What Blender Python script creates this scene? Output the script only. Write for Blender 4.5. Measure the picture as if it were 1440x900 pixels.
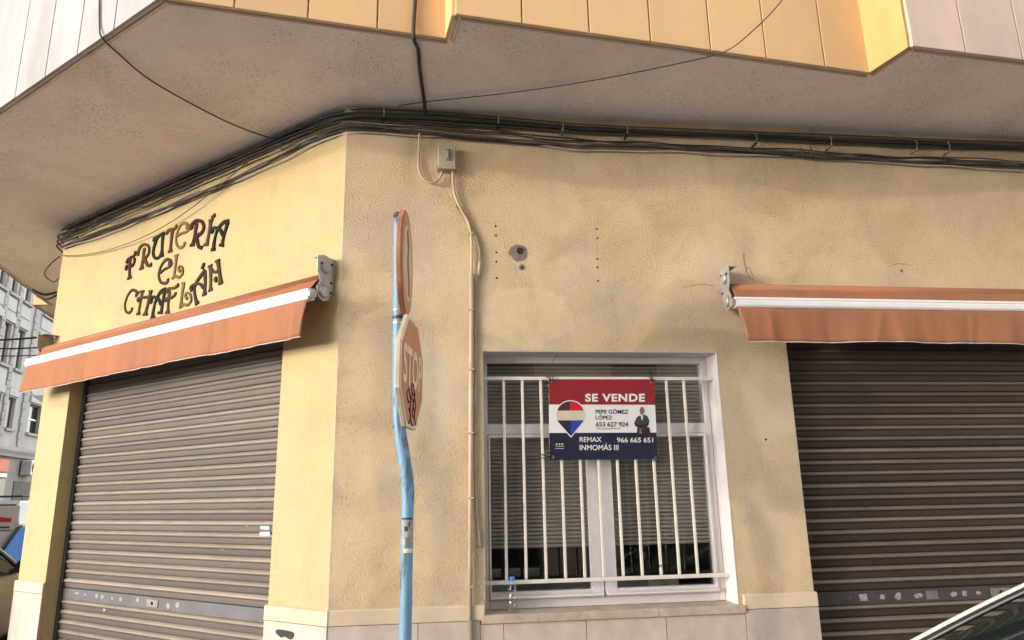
import bpy, bmesh, math, random
from mathutils import Vector, Matrix
random.seed(7)
for o in list(bpy.data.objects):
    bpy.data.objects.remove(o)
SC = bpy.context.scene
COL = SC.collection
rad = math.radians

# ------------------------------------------------------------------ camera
FPX, PITCH, ROLL, YW, YL = 1010.774, rad(13.794), rad(-1.132), rad(7.554), rad(33.371)
CAM = Vector((0, -4.75, 1.6))
def ray(px, py):                       # direction through a photo pixel (1440x900)
    X = (px-720)/FPX; Y = -(py-450)/FPX
    cr, sr = math.cos(ROLL), math.sin(ROLL)
    x = X*cr - Y*sr; up = X*sr + Y*cr
    c, s = math.cos(PITCH), math.sin(PITCH)
    y = c - up*s; z = s + up*c
    return Vector((x*math.cos(YW)+y*math.sin(YW), -x*math.sin(YW)+y*math.cos(YW), z))
cam_d = bpy.data.cameras.new('camera'); cam_o = bpy.data.objects.new('camera', cam_d)
COL.objects.link(cam_o)
fw = ray(720, 450).normalized(); rt = (ray(820, 450)-ray(720, 450)).normalized(); up = rt.cross(fw)
m3 = Matrix((rt, up, -fw)).transposed()
cam_o.matrix_world = Matrix.Translation(CAM) @ m3.to_4x4()
cam_d.sensor_fit = 'HORIZONTAL'; cam_d.sensor_width = 36; cam_d.lens = 36*FPX/1440
cam_d.clip_start = 0.05; cam_d.clip_end = 2000
SC.camera = cam_o

# ------------------------------------------------------------------ sky, sun, exposure
SUN_EL, SUN_AZ = rad(10.5), rad(69)           # azimuth to the left of the right-hand wall's normal
sun_dir = Vector((-math.sin(SUN_AZ)*math.cos(SUN_EL), -math.cos(SUN_AZ)*math.cos(SUN_EL), math.sin(SUN_EL)))
W_ = bpy.data.worlds.new('World'); SC.world = W_; W_.use_nodes = True
nt = W_.node_tree; bg = nt.nodes['Background']
sky = nt.nodes.new('ShaderNodeTexSky'); sky.sky_type = 'NISHITA'; sky.sun_disc = False
sky.sun_elevation = SUN_EL; sky.sun_rotation = math.atan2(sun_dir.x, sun_dir.y)
sky.altitude = 50; sky.air_density = 1.0; sky.dust_density = 0.5; sky.ozone_density = 0.5
hs = nt.nodes.new('ShaderNodeHueSaturation'); hs.inputs['Saturation'].default_value = 0.25
nt.links.new(sky.outputs[0], hs.inputs['Color']); nt.links.new(hs.outputs[0], bg.inputs[0]); bg.inputs[1].default_value = 0.15
sd = bpy.data.lights.new('sun', 'SUN'); so = bpy.data.objects.new('sun', sd); COL.objects.link(so)
sd.energy = 0.25; sd.angle = rad(0.6); sd.color = (1.0, 0.82, 0.60)
so.rotation_euler = (-sun_dir).to_track_quat('-Z', 'Y').to_euler(); so.location = (-20, -10, 12)
SC.view_settings.view_transform = 'Standard'; SC.view_settings.look = 'None'
SC.view_settings.exposure = 2.42; SC.view_settings.gamma = 1.0
SC.render.engine = 'CYCLES'
SC.cycles.max_bounces = 7; SC.cycles.diffuse_bounces = 4; SC.cycles.transparent_max_bounces = 12
SC.cycles.caustics_reflective = False; SC.cycles.caustics_refractive = False

# ------------------------------------------------------------------ pixel to place
A = YL+YW
def onY(px, py, Y=0.0):
    d = ray(px, py); return CAM + d*((Y-CAM.y)/d.y)
def onZ(px, py, Z):
    d = ray(px, py); return CAM + d*((Z-CAM.z)/d.z)
CX = onY(473, 560).x                            # the corner between the two walls
LD = Vector((-math.cos(A), math.sin(A), 0)); LN = Vector((-math.sin(A), -math.cos(A), 0))
def PL(s, o, z): return Vector((CX, 0, 0)) + LD*s + LN*o + Vector((0, 0, z))     # on the chamfer wall
def PW(x, o, z): return Vector((x, -o, z))                                        # on the right-hand wall
def onL(px, py, off=0.0):
    d = ray(px, py); P0 = Vector((CX, 0, 0)) + LN*off
    P = CAM + d*(LN.dot(P0-CAM)/LN.dot(d)); return (P-P0).dot(LD), P.z
SD = Vector((-.113, .994, 0)).normalized(); SN = Vector((-SD.y, SD.x, 0))         # the left street
LLEN = 4.03; ZS = 4.335
LC = PL(LLEN, 0, 0)
def PS(a, o, z): return LC + SD*a + SN*o + Vector((0, 0, z))                      # left street wall
BP0 = Vector((-12.5, 0, 0))
def PB(a, o, z): return BP0 + SD*a - SN*o + Vector((0, 0, z))                     # stone house wall
def ID(x, y, z): return Vector((x, y, z))

# ------------------------------------------------------------------ mesh helpers
ORG = {}
class MB:
    def __init__(s, f=ID): s.v = []; s.f = []; s.map = f
    def add(s, vs, fs):
        b = len(s.v); s.v += [s.map(*p) for p in vs]; s.f += [tuple(b+i for i in f) for f in fs]; return s
    def box(s, x0, x1, y0, y1, z0, z1):
        return s.add([(x0,y0,z0),(x1,y0,z0),(x1,y1,z0),(x0,y1,z0),(x0,y0,z1),(x1,y0,z1),(x1,y1,z1),(x0,y1,z1)],
              [(0,3,2,1),(4,5,6,7),(0,1,5,4),(1,2,6,5),(2,3,7,6),(3,0,4,7)])
    def prism(s, poly, axis, a, b):          # poly of 2D points extruded along axis from a to b
        n = len(poly); vs = []
        for t in (a, b):
            for p, q in poly:
                vs.append({'x': (t,p,q), 'y': (p,t,q), 'z': (p,q,t)}[axis])
        fs = [tuple(range(n-1, -1, -1)), tuple(range(n, 2*n))] + [(i, (i+1) % n, n+(i+1) % n, n+i) for i in range(n)]
        return s.add(vs, fs)
    def tube(s, pts, r, n=8, cap=True):
        P = [s.map(*p) for p in pts]; rs = r if isinstance(r, (list, tuple)) else [r]*len(P)
        b = len(s.v); prev = None
        for i, p in enumerate(P):
            t = (P[min(i+1, len(P)-1)]-P[max(i-1, 0)]).normalized()
            if prev is None:
                u = t.orthogonal().normalized()
            else:
                u = (prev - t*prev.dot(t)).normalized()
            prev = u; w = t.cross(u)
            for k in range(n):
                a = 2*math.pi*k/n; s.v.append(p + (u*math.cos(a)+w*math.sin(a))*rs[i])
        for i in range(len(P)-1):
            for k in range(n):
                k2 = (k+1) % n
                s.f.append((b+i*n+k, b+i*n+k2, b+(i+1)*n+k2, b+(i+1)*n+k))
        if cap:
            s.f.append(tuple(b+k for k in range(n-1, -1, -1))); e = b+(len(P)-1)*n
            s.f.append(tuple(e+k for k in range(n)))
        return s
    def lathe(s, prof, c, axis, n=24):       # prof: (r, h) pairs round an axis through c
        ax = Vector(axis).normalized(); u = ax.orthogonal().normalized(); w = ax.cross(u); c = Vector(c)
        b = len(s.v)
        for r, h in prof:
            for k in range(n):
                a = 2*math.pi*k/n; s.v.append(s.map(*(c + ax*h + (u*math.cos(a)+w*math.sin(a))*r)))
        for i in range(len(prof)-1):
            for k in range(n):
                k2 = (k+1) % n
                s.f.append((b+i*n+k, b+i*n+k2, b+(i+1)*n+k2, b+(i+1)*n+k))
        s.f.append(tuple(b+k for k in range(n-1, -1, -1))); e = b+(len(prof)-1)*n
        s.f.append(tuple(e+k for k in range(n)))
        return s
    def grid(s, rows, closed=False):         # rows of 3D points
        b = len(s.v); n = len(rows[0])
        for r in rows: s.v += [s.map(*p) for p in r]
        for i in range(len(rows)-1):
            for k in range(n-1 + (1 if closed else 0)):
                k2 = (k+1) % n
                s.f.append((b+i*n+k, b+i*n+k2, b+(i+1)*n+k2, b+(i+1)*n+k))
        return s
    def mesh(s, name, org, smooth=False, fix=True):
        me = bpy.data.meshes.new(name); me.from_pydata([tuple(v-org) for v in s.v], [], s.f)
        if fix:
            bm = bmesh.new(); bm.from_mesh(me); bmesh.ops.recalc_face_normals(bm, faces=bm.faces); bm.to_mesh(me); bm.free()
        if smooth:
            for p in me.polygons: p.use_smooth = True
        return me
    def build(s, name, mat, parent=None, smooth=False, bevel=0, fix=True, org=None, autosm=None):
        o0 = ORG[parent.name] if parent else (org or Vector((0, 0, 0)))
        me = s.mesh(name, o0, smooth or autosm is not None, fix)
        o = bpy.data.objects.new(name, me); COL.objects.link(o); me.materials.append(mat)
        if parent: o.parent = parent
        else: o.location = o0
        ORG[o.name] = o0
        if autosm is not None: me.set_sharp_from_angle(angle=rad(autosm))
        if bevel:
            b = o.modifiers.new('bevel', 'BEVEL'); b.width = bevel; b.segments = 2; b.limit_method = 'ANGLE'; b.angle_limit = rad(35)
        return o
def tag(o, label=None, cat=None, group=None, kind=None):
    if label: o['label'] = label
    if cat: o['category'] = cat
    if group: o['group'] = group
    if kind: o['kind'] = kind
    return o
def thing(name, loc, label, cat, group=None):
    o = bpy.data.objects.new(name, None); COL.objects.link(o); o.location = loc; o.empty_display_size = .1
    ORG[o.name] = Vector(loc); return tag(o, label, cat, group)
def dup(o, parent, off):
    c = o.copy(); COL.objects.link(c); c.parent = parent; c.location = o.location + Vector(off); ORG[c.name] = ORG[parent.name]
    return c
def spline(pts, k=6):                        # Catmull-Rom through the points
    P = [Vector(p) for p in pts]; out = []
    for i in range(len(P)-1):
        a = P[max(i-1, 0)]; b = P[i]; c = P[i+1]; d = P[min(i+2, len(P)-1)]
        for j in range(k):
            t = j/k
            out.append(.5*((2*b)+(c-a)*t+(2*a-5*b+4*c-d)*t*t+(3*b-a-3*c+d)*t**3))
    out.append(P[-1]); return out

# ------------------------------------------------------------------ materials
class NT:
    def __init__(s, name):
        s.m = bpy.data.materials.new(name); s.m.use_nodes = True; s.t = s.m.node_tree
        s.b = s.t.nodes['Principled BSDF']; s.pos = s.t.nodes.new('ShaderNodeNewGeometry').outputs['Position']
    def n(s, typ, **kw):
        x = s.t.nodes.new(typ)
        for k, v in kw.items(): setattr(x, k, v)
        return x
    def l(s, a, b): s.t.links.new(a, b)
    def noise(s, scale, detail=4, rough=.55, dist=0, vec=None, stretch=None):
        x = s.n('ShaderNodeTexNoise'); x.inputs['Scale'].default_value = scale; x.inputs['Detail'].default_value = detail
        x.inputs['Roughness'].default_value = rough; x.inputs['Distortion'].default_value = dist
        v = vec or s.pos
        if stretch:
            mp = s.n('ShaderNodeMapping'); mp.inputs['Scale'].default_value = stretch; s.l(v, mp.inputs[0]); v = mp.outputs[0]
        s.l(v, x.inputs['Vector']); return x.outputs['Fac']
    def ramp(s, fac, a, b, ca=(0,0,0,1), cb=(1,1,1,1)):
        r = s.n('ShaderNodeValToRGB'); r.color_ramp.elements[0].position = a; r.color_ramp.elements[1].position = b
        r.color_ramp.elements[0].color = ca; r.color_ramp.elements[1].color = cb
        s.l(fac, r.inputs[0]); return r.outputs[0]
    def math(s, op, a, b=None, clamp=False):
        x = s.n('ShaderNodeMath', operation=op, use_clamp=clamp)
        for i, v in enumerate((a, b)):
            if v is None: continue
            if isinstance(v, (int, float)): x.inputs[i].default_value = v
            else: s.l(v, x.inputs[i])
        return x.outputs[0]
    def mix(s, fac, a, b, mode='MIX'):
        x = s.n('ShaderNodeMix', data_type='RGBA', blend_type=mode)
        for i, v in ((0, fac), (6, a), (7, b)):
            if isinstance(v, (int, float)): x.inputs[i].default_value = v
            elif isinstance(v, tuple): x.inputs[i].default_value = (v+(1,))[:4]
            else: s.l(v, x.inputs[i])
        return x.outputs[2]
    def bump(s, h, strength, dist, chain=None):
        x = s.n('ShaderNodeBump'); x.inputs['Strength'].default_value = strength; x.inputs['Distance'].default_value = dist
        s.l(h, x.inputs['Height'])
        if chain: s.l(chain, x.inputs['Normal'])
        return x.outputs[0]
    def out(s, col=None, rough=.8, metal=0, normal=None, spec=None):
        if col is not None:
            if isinstance(col, tuple): s.b.inputs['Base Color'].default_value = (col+(1,))[:4]
            else: s.l(col, s.b.inputs['Base Color'])
        if isinstance(rough, (int, float)): s.b.inputs['Roughness'].default_value = rough
        else: s.l(rough, s.b.inputs['Roughness'])
        s.b.inputs['Metallic'].default_value = metal
        if spec is not None: s.b.inputs['Specular IOR Level'].default_value = spec
        if normal: s.l(normal, s.b.inputs['Normal'])
        return s.m
    def sep(s):
        x = s.n('ShaderNodeSeparateXYZ'); s.l(s.pos, x.inputs[0]); return x.outputs
def tone(g, col, k):                             # each piece slightly lighter or darker than its neighbour
    oi = g.n('ShaderNodeObjectInfo'); v = g.math('ADD', g.math('MULTIPLY', oi.outputs['Random'], 2*k), 1-k)
    h = g.n('ShaderNodeHueSaturation'); g.l(v, h.inputs['Value']); g.l(col, h.inputs['Color']); return h.outputs[0]
def flecked(name, c, var=.25, scale=6, rough=.7, bump=0, bscale=60, metal=0, spec=None, c2=None, lo=.35, hi=.7, stretch=None, rnd=0):
    g = NT(name); f = g.ramp(g.noise(scale, 6, .6, .3, stretch=stretch), lo, hi)
    b = c2 or tuple(x*(1-var) for x in c)
    col = g.mix(f, c, b); nrm = None
    if rnd: col = tone(g, col, rnd)
    if bump: nrm = g.bump(g.noise(bscale, 4), bump, .004)
    r = g.math('ADD', g.math('MULTIPLY', g.noise(scale*3, 3), .25), rough-.12)
    return g.out(col, r, metal, nrm, spec)
M = {}
def stucco(name, ca, cb, cdirt, grain, bstr, bdist, lump, pit=.4, wear=.35):
    g = NT(name)
    big = g.ramp(g.noise(1.3, 5, .6, .6), .38, .66)
    col = g.mix(big, ca, cb)
    mid = g.ramp(g.noise(5.5, 6, .65), .48, .75)
    col = g.mix(g.math('MULTIPLY', mid, .45), col, cdirt)
    streak = g.ramp(g.noise(3.5, 5, .6, stretch=(1, 1, .12)), .55, .8)
    col = g.mix(g.math('MULTIPLY', streak, .35), col, cdirt)
    pits = g.ramp(g.noise(grain*.9, 3, .6), .32, .46, (1,1,1,1), (0,0,0,1))
    rough_zone = g.ramp(g.noise(2.1, 4, .6, .8), .35, .65)
    col = g.mix(g.math('MULTIPLY', g.math('MULTIPLY', pits, pit), g.math('ADD', g.math('MULTIPLY', rough_zone, .7), .3)), col, tuple(x*.45 for x in cdirt))
    grey = g.ramp(g.noise(.9, 6, .65, 1.2), .50, .64); col = g.mix(g.math('MULTIPLY', grey, wear), col, tuple(.75*x+.25*sum(ca)/3*.8 for x in cdirt))
    h = g.noise(grain*.9, 3, .75)
    n1 = g.bump(g.noise(lump, 3), .25, .02)
    bz = g.n('ShaderNodeBump'); bz.inputs['Distance'].default_value = bdist; g.l(h, bz.inputs['Height']); g.l(n1, bz.inputs['Normal'])
    g.l(g.math('ADD', g.math('MULTIPLY', rough_zone, bstr*.6), bstr*.4), bz.inputs['Strength'])
    return g, col, bz.outputs[0]
# right-hand wall: rough sprayed render, with smooth repaired patches of other paint and patches of painted light and shade
g, col, nrm = stucco('rough_render', (.71,.53,.315), (.665,.525,.37), (.50,.41,.31), 85, 1.0, .026, 4, .5, .26)
_pn = {}
def patch(g, px, py, rx, rz, soft=.35):
    if g not in _pn: _pn[g] = (g.sep(), g.math('MULTIPLY', g.math('SUBTRACT', g.noise(6, 5, .65), .5), 1.5))
    P = onY(px, py); (x, y, z), nz = _pn[g]
    dx = g.math('DIVIDE', g.math('SUBTRACT', x, P.x), rx); dz = g.math('DIVIDE', g.math('SUBTRACT', z, P.z), rz)
    d = g.math('SQRT', g.math('ADD', g.math('MULTIPLY', dx, dx), g.math('MULTIPLY', dz, dz)))
    d = g.math('ADD', d, nz)
    return g.ramp(d, 1-soft, 1+soft*.3, (1,1,1,1), (0,0,0,1))
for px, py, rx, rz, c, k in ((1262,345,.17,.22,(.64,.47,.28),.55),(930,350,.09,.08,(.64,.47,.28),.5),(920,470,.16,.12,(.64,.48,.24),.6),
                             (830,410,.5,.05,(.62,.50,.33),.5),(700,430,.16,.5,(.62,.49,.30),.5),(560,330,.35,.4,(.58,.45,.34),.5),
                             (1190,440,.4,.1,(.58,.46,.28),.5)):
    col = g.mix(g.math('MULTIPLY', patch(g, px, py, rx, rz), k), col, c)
for px, py, rx, rz, c, k in ((740,445,.34,.22,(.76,.60,.40),.55),(1075,560,.20,.34,(.74,.58,.40),.5),(500,760,.16,.5,(.74,.55,.32),.5),(610,560,.2,.35,(.58,.50,.40),.4),(1150,320,.3,.12,(.60,.49,.34),.4),(880,300,.4,.10,(.74,.58,.37),.4)):  # lighter repairs, plus painted light at the corner and painted shade by the pole
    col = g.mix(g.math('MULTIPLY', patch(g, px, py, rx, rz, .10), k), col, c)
def corner_wear(g, col):
    x, y, z = g.sep(); d = g.math('ABSOLUTE', g.math('SUBTRACT', x, CX)); e = g.math('ADD', d, g.math('MULTIPLY', g.math('SUBTRACT', g.noise(9, 5, .7), .5), .10))
    col = g.mix(g.math('MULTIPLY', g.ramp(e, .0, .030, (1,1,1,1), (0,0,0,1)), .45), col, (.50,.42,.32))
    low = g.ramp(g.math('ADD', z, g.math('MULTIPLY', g.noise(6, 4), .5)), .62, .80, (0,0,0,1), (1,1,1,1))
    top = g.ramp(g.math('ADD', z, g.math('MULTIPLY', g.noise(7, 5, .6, 0, None, (1,1,.15)), .7)), .88, .97) if False else None
    return col
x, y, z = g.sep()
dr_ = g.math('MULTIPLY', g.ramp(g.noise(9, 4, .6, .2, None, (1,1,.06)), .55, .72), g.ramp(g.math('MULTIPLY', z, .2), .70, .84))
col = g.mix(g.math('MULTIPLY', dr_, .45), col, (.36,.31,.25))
col = corner_wear(g, col)
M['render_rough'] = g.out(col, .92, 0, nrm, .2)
g, col, nrm = stucco('smooth_cream_render', (.545,.415,.21), (.53,.42,.24), (.42,.33,.20), 80, .8, .010, 3, .4, .3)
col = corner_wear(g, col)
M['render_cream'] = g.out(col, .88, 0, nrm, .25)
g, col, nrm = stucco('soffit_render', (.88,.81,.78), (.86,.77,.75), (.76,.70,.67), 45, .55, .006, 3)
sp = g.ramp(g.noise(75, 2, .5), .60, .66); zone = g.ramp(g.noise(1.6, 5, .65), .45, .62)
st_ = g.ramp(g.noise(.8, 6, .65, .8), .50, .68); col = g.mix(g.math('MULTIPLY', st_, .35), col, (.50,.44,.39))
col = g.mix(g.math('MULTIPLY', g.math('MULTIPLY', sp, zone), .75), col, (.13,.11,.10))
M['soffit'] = g.out(col, .95, 0, nrm, .15)
M['moulding'] = flecked('cream_moulding', (.66,.52,.37), .15, 4, .8, .3, 40)
M['stone'] = flecked('plinth_stone', (.56,.46,.40), .22, 7, .6, .15, 30, rnd=.07)
M['sill'] = flecked('sill_stone', (.52,.41,.32), .35, 9, .65, .3, 50)
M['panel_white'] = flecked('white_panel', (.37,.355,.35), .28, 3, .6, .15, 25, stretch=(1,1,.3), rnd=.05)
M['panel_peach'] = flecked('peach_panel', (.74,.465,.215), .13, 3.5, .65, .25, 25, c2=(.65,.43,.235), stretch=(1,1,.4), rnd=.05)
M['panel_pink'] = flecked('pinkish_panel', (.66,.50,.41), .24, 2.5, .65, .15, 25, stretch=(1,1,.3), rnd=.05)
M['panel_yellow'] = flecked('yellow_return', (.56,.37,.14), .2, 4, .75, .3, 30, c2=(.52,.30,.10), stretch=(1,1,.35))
M['joint'] = flecked('joint_filler', (.36,.29,.24), .3, 8, .9)
M['joint_light'] = flecked('pale_trim', (.58,.44,.32), .2, 8, .8)
M['fabric'] = None
g = NT('orange_canvas'); f = g.ramp(g.noise(2.2, 6, .65, .3, None, (1,1,.5)), .35, .72)
col = g.mix(f, (.365,.152,.077), (.30,.138,.08))
st = g.ramp(g.noise(9, 6, .7, .1, None, (1,1,.4)), .55, .8); col = g.mix(g.math('MULTIPLY', st, .6), col, (.22,.115,.075))
nrm = g.bump(g.noise(4, 4, .55, .2, None, (1.6,1.6,.5)), .35, .02); nrm = g.bump(g.noise(420, 2), .15, .002, nrm)
M['fabric'] = g.out(col, .85, 0, nrm, .2)
M['hem'] = flecked('hem_tape', (.70,.55,.48), .2, 12, .8)
M['white_metal'] = flecked('white_painted_metal', (.78,.76,.75), .08, 5, .4)
M['grey_metal'] = flecked('cast_grey_metal', (.42,.39,.36), .35, 14, .5, .2, 60, .3)
M['black_metal'] = flecked('dark_metal', (.03,.028,.026), .3, 9, .5)
def shutter_mat(name, c, c2, rust, dust=.8):
    g = NT(name); f = g.ramp(g.noise(2.2, 6, .65, .4, stretch=(.4,.4,3)), .35, .7); col = g.mix(f, c, c2)
    d = g.ramp(g.noise(14, 6, .7), .5, .75); col = g.mix(g.math('MULTIPLY', d, .4), col, rust)
    gn = g.n('ShaderNodeNewGeometry'); sx_ = g.n('ShaderNodeSeparateXYZ'); g.l(gn.outputs['Normal'], sx_.inputs[0])
    du = g.math('MULTIPLY', g.ramp(sx_.outputs[2], .05, .40), g.math('ADD', g.math('MULTIPLY', g.noise(4, 5), .7), .3)); col = g.mix(g.math('MULTIPLY', du, dust), col, (.42,.34,.27))
    fine = g.ramp(g.noise(130, 2), .72, .76); col = g.mix(g.math('MULTIPLY', fine, .4), col, (.5,.45,.4))
    return g.out(tone(g, col, .16), .5, .15, g.bump(g.noise(5, 4, .6), .3, .012), .22)
M['shutter'] = shutter_mat('brown_grey_slat', (.135,.112,.096), (.11,.096,.088), (.17,.11,.08), .95)
M['shutter_dark'] = shutter_mat('dark_brown_slat', (.068,.046,.036), (.055,.040,.033), (.10,.065,.05), .5)
M['lock_band'] = flecked('slate_band', (.115,.11,.12), .3, 6, .5, .1, 40, .1)
M['lock_brown'] = flecked('brown_band', (.075,.06,.058), .3, 6, .5, .1, 40, .1)
M['plate'] = flecked('lock_plate_metal', (.30,.26,.22), .4, 20, .45, .2, 60, .4)
M['paper'] = flecked('torn_paper', (.42,.40,.39), .6, 60, .9)
M['paper_blue'] = flecked('pale_blue_paper', (.45,.60,.68), .3, 20, .9)
M['frame'] = flecked('lavender_white_frame', (.70,.66,.68), .1, 6, .45)
M['grille'] = flecked('cream_white_bar', (.72,.66,.60), .15, 12, .5)
M['reveal'] = flecked('white_reveal_paint', (.68,.63,.62), .12, 5, .85, .35, 40)
M['reveal_cream'] = flecked('reveal_cream', (.62,.49,.30), .12, 5, .85, .4, 45)
M['blind'] = flecked('grey_blind', (.34,.305,.28), .2, 5, .6)
M['room'] = flecked('room_paint', (.20,.19,.18), .2, 2, .9)
M['pale_object'] = flecked('pale_card', (.35,.32,.30), .2, 5, .9)
def glassy(name, tint, refl=1.0):
    g = NT(name); t = g.t
    tr = g.n('ShaderNodeBsdfTransparent'); tr.inputs[0].default_value = tint+(1,)
    gl = g.n('ShaderNodeBsdfGlossy'); gl.inputs['Roughness'].default_value = .01
    lw = g.n('ShaderNodeLayerWeight'); lw.inputs[0].default_value = .5; fr_ = g.math('ADD', g.math('MULTIPLY', g.math('POWER', lw.outputs['Facing'], 5), .9), .045)
    mx = g.n('ShaderNodeMixShader'); g.l(g.math('MULTIPLY', fr_, refl, True), mx.inputs[0]); g.l(tr.outputs[0], mx.inputs[1]); g.l(gl.outputs[0], mx.inputs[2])
    g.l(mx.outputs[0], t.nodes['Material Output'].inputs[0]); return g.m
M['glass'] = glassy('window_glass', (.95,.96,.95), 1.1)
M['plastic_clear'] = glassy('clear_plastic', (.95,.96,.97), 1.6)
M['blue_cap'] = flecked('blue_plastic', (.03,.22,.62), .15, 20, .4)
M['cable_black'] = flecked('black_cable', (.028,.024,.021), .4, 14, .55)
M['cable_brown'] = flecked('dusty_brown_cable', (.085,.066,.05), .4, 12, .7)
M['cable_grey'] = flecked('grey_cable', (.27,.235,.20), .3, 10, .7)
M['cable_pale'] = flecked('pale_cable', (.55,.48,.40), .3, 9, .7)
M['conduit'] = flecked('cream_conduit', (.52,.42,.31), .2, 6, .6)
M['conduit_dark'] = flecked('olive_grey_conduit', (.27,.23,.165), .3, 6, .65)
M['box_plastic'] = flecked('grey_box_plastic', (.43,.37,.30), .25, 9, .55)
M['mortar'] = flecked('grey_mortar', (.24,.20,.175), .5, 25, .95, .6, 60)
M['hole'] = flecked('hole_dark', (.035,.026,.02), .4, 20, .95)
g = NT('blue_post_paint'); f = g.ramp(g.noise(5, 6, .65, .5, stretch=(1,1,.35)), .40, .7)
col = g.mix(f, (.15,.30,.45), (.10,.215,.34)); sc = g.ramp(g.noise(9, 6, .75, .6, stretch=(1,1,.25)), .55, .62)
col = g.mix(g.math('MULTIPLY', sc, .8), col, (.035,.07,.11)); M['post_blue'] = g.out(col, .5, 0, g.bump(g.noise(60, 3), .15, .003))
M['sign_red'] = flecked('faded_sign_red', (.50,.205,.10), .2, 8, .55, c2=(.42,.19,.11))
M['sign_rim'] = flecked('sunburnt_rim', (.60,.28,.12), .3, 5, .5, c2=(.22,.07,.05), stretch=(1,1,.5))
M['sign_pale'] = flecked('faded_sign_white', (.66,.48,.33), .25, 9, .6)
M['sign_white'] = flecked('sign_white', (.76,.64,.50), .15, 10, .6)
M['sign_letter'] = flecked('faded_letter', (.78,.58,.42), .2, 20, .6)
M['sign_edge'] = flecked('sign_edge_metal', (.56,.47,.34), .25, 7, .5)
M['marker'] = flecked('black_marker', (.02,.018,.018), .2, 30, .7)
M['asphalt'] = flecked('asphalt', (.19,.182,.178), .3, 3, .9, .5, 120)
M['paving'] = flecked('paving_tile', (.46,.42,.38), .25, 5, .85, .3, 60)
M['kerb'] = flecked('kerb_stone', (.36,.34,.31), .25, 5, .85, .3, 60)
M['far_wall'] = flecked('pale_stone_wall', (.44,.41,.39), .2, .9, .9, .4, 20, stretch=(1,1,.3))
M['far_panel'] = flecked('pale_grey_panel', (.50,.48,.46), .15, 2, .9, stretch=(1,1,.2))
M['far_quoin'] = flecked('quoin_stone', (.42,.385,.36), .25, 4, .9, .4, 12)
M['far_dark'] = flecked('dark_shopfront', (.09,.085,.08), .3, 2, .7)
M['far_blind'] = flecked('pale_roller_blind', (.60,.63,.65), .1, 3, .6)
M['far_frame'] = flecked('brown_window_frame', (.07,.055,.045), .2, 5, .6)
M['far_ground'] = flecked('shop_wall', (.30,.265,.23), .2, 2, .9)
M['opp_wall'] = flecked('opposite_render', (.55,.46,.36), .2, .8, .9)
M['orange_sign'] = flecked('orange_sign', (.62,.14,.03), .1, 3, .5)
M['rubber'] = flecked('tyre_rubber', (.025,.025,.025), .3, 10, .85)
M['alloy'] = flecked('wheel_alloy', (.45,.45,.45), .15, 10, .35, metal=.7)
M['trim_black'] = flecked('black_trim', (.018,.018,.018), .2, 10, .5)
M['lamp_red'] = flecked('red_lens', (.35,.02,.015), .1, 20, .2)
M['lamp_clear'] = flecked('clear_lens', (.65,.65,.65), .1, 20, .15)
M['number_plate'] = flecked('number_plate', (.72,.72,.70), .05, 10, .4)
def paint(name, c):
    g = NT(name); m = g.out(g.mix(g.ramp(g.noise(2, 4), .4, .7), c, tuple(x*.93 for x in c)), .28, 0)
    g.b.inputs['Coat Weight'].default_value = .7; g.b.inputs['Coat Roughness'].default_value = .06; return m
M['paint_white'] = paint('white_car_paint', (.62,.60,.56)); M['paint_beige'] = paint('pale_beige_car_paint', (.38,.37,.345))
M['paint_gold'] = paint('dark_grey_car_paint', (.10,.085,.07)); M['paint_van'] = paint('white_van_paint', (.68,.60,.56))
g = NT('car_glass'); g.b.inputs['Base Color'].default_value = (.018,.026,.022,1); g.b.inputs['Roughness'].default_value = .03; g.b.inputs['Specular IOR Level'].default_value = .7; M['car_glass'] = g.m
g = NT('sky_reflection_car_glass'); g.b.inputs['Base Color'].default_value = (.03,.14,.42,1); g.b.inputs['Roughness'].default_value = .05; M['sky_glass'] = g.m  # reflected sky put into the glass as a blue base colour
M['banner_red'] = flecked('banner_red', (.27,.012,.018), .12, 4, .45)
M['banner_white'] = flecked('banner_white', (.76,.75,.76), .05, 4, .45)
M['banner_navy'] = flecked('banner_navy', (.012,.014,.045), .2, 4, .4)
M['ink_navy'] = flecked('ink_navy', (.035,.035,.06), .1, 30, .5)
M['pin_brown'] = flecked('pin_dark_brown', (.05,.02,.018), .1, 20, .5)
M['pin_red'] = flecked('pin_red', (.55,.012,.018), .1, 20, .5)
M['pin_cream'] = flecked('pin_cream', (.60,.55,.42), .1, 20, .5)
M['pin_navy'] = flecked('pin_navy', (.016,.014,.04), .1, 20, .5)
M['pin_blue'] = flecked('pin_blue', (.02,.05,.36), .1, 20, .5)
M['skin'] = flecked('printed_skin', (.26,.13,.09), .2, 60, .5)
M['suit'] = flecked('printed_suit', (.05,.052,.065), .3, 60, .5)
M['suit_dark'] = flecked('printed_suit_dark', (.03,.014,.014), .3, 60, .5)
LETTER = {k: flecked('letter_'+k, c, .3, 25, .88, .3, 80, spec=.1) for k, c in dict(maroon=(.055,.024,.02), olive=(.082,.054,.027), green=(.022,.030,.023),
          brown=(.088,.05,.027), gold=(.18,.125,.05), plum=(.062,.036,.034), umber=(.078,.045,.03)).items()}

# ================================================================== the setting
def sheet(name, poly, z, mat, label=None):
    o = MB().add([(x, y, z) for x, y in poly], [tuple(range(len(poly)))]).build(name, mat, fix=False)
    return tag(o, kind='structure')
sheet('ground', [(-300,-300),(300,-300),(300,300),(-300,300)], -.14, M['asphalt'])
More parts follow.
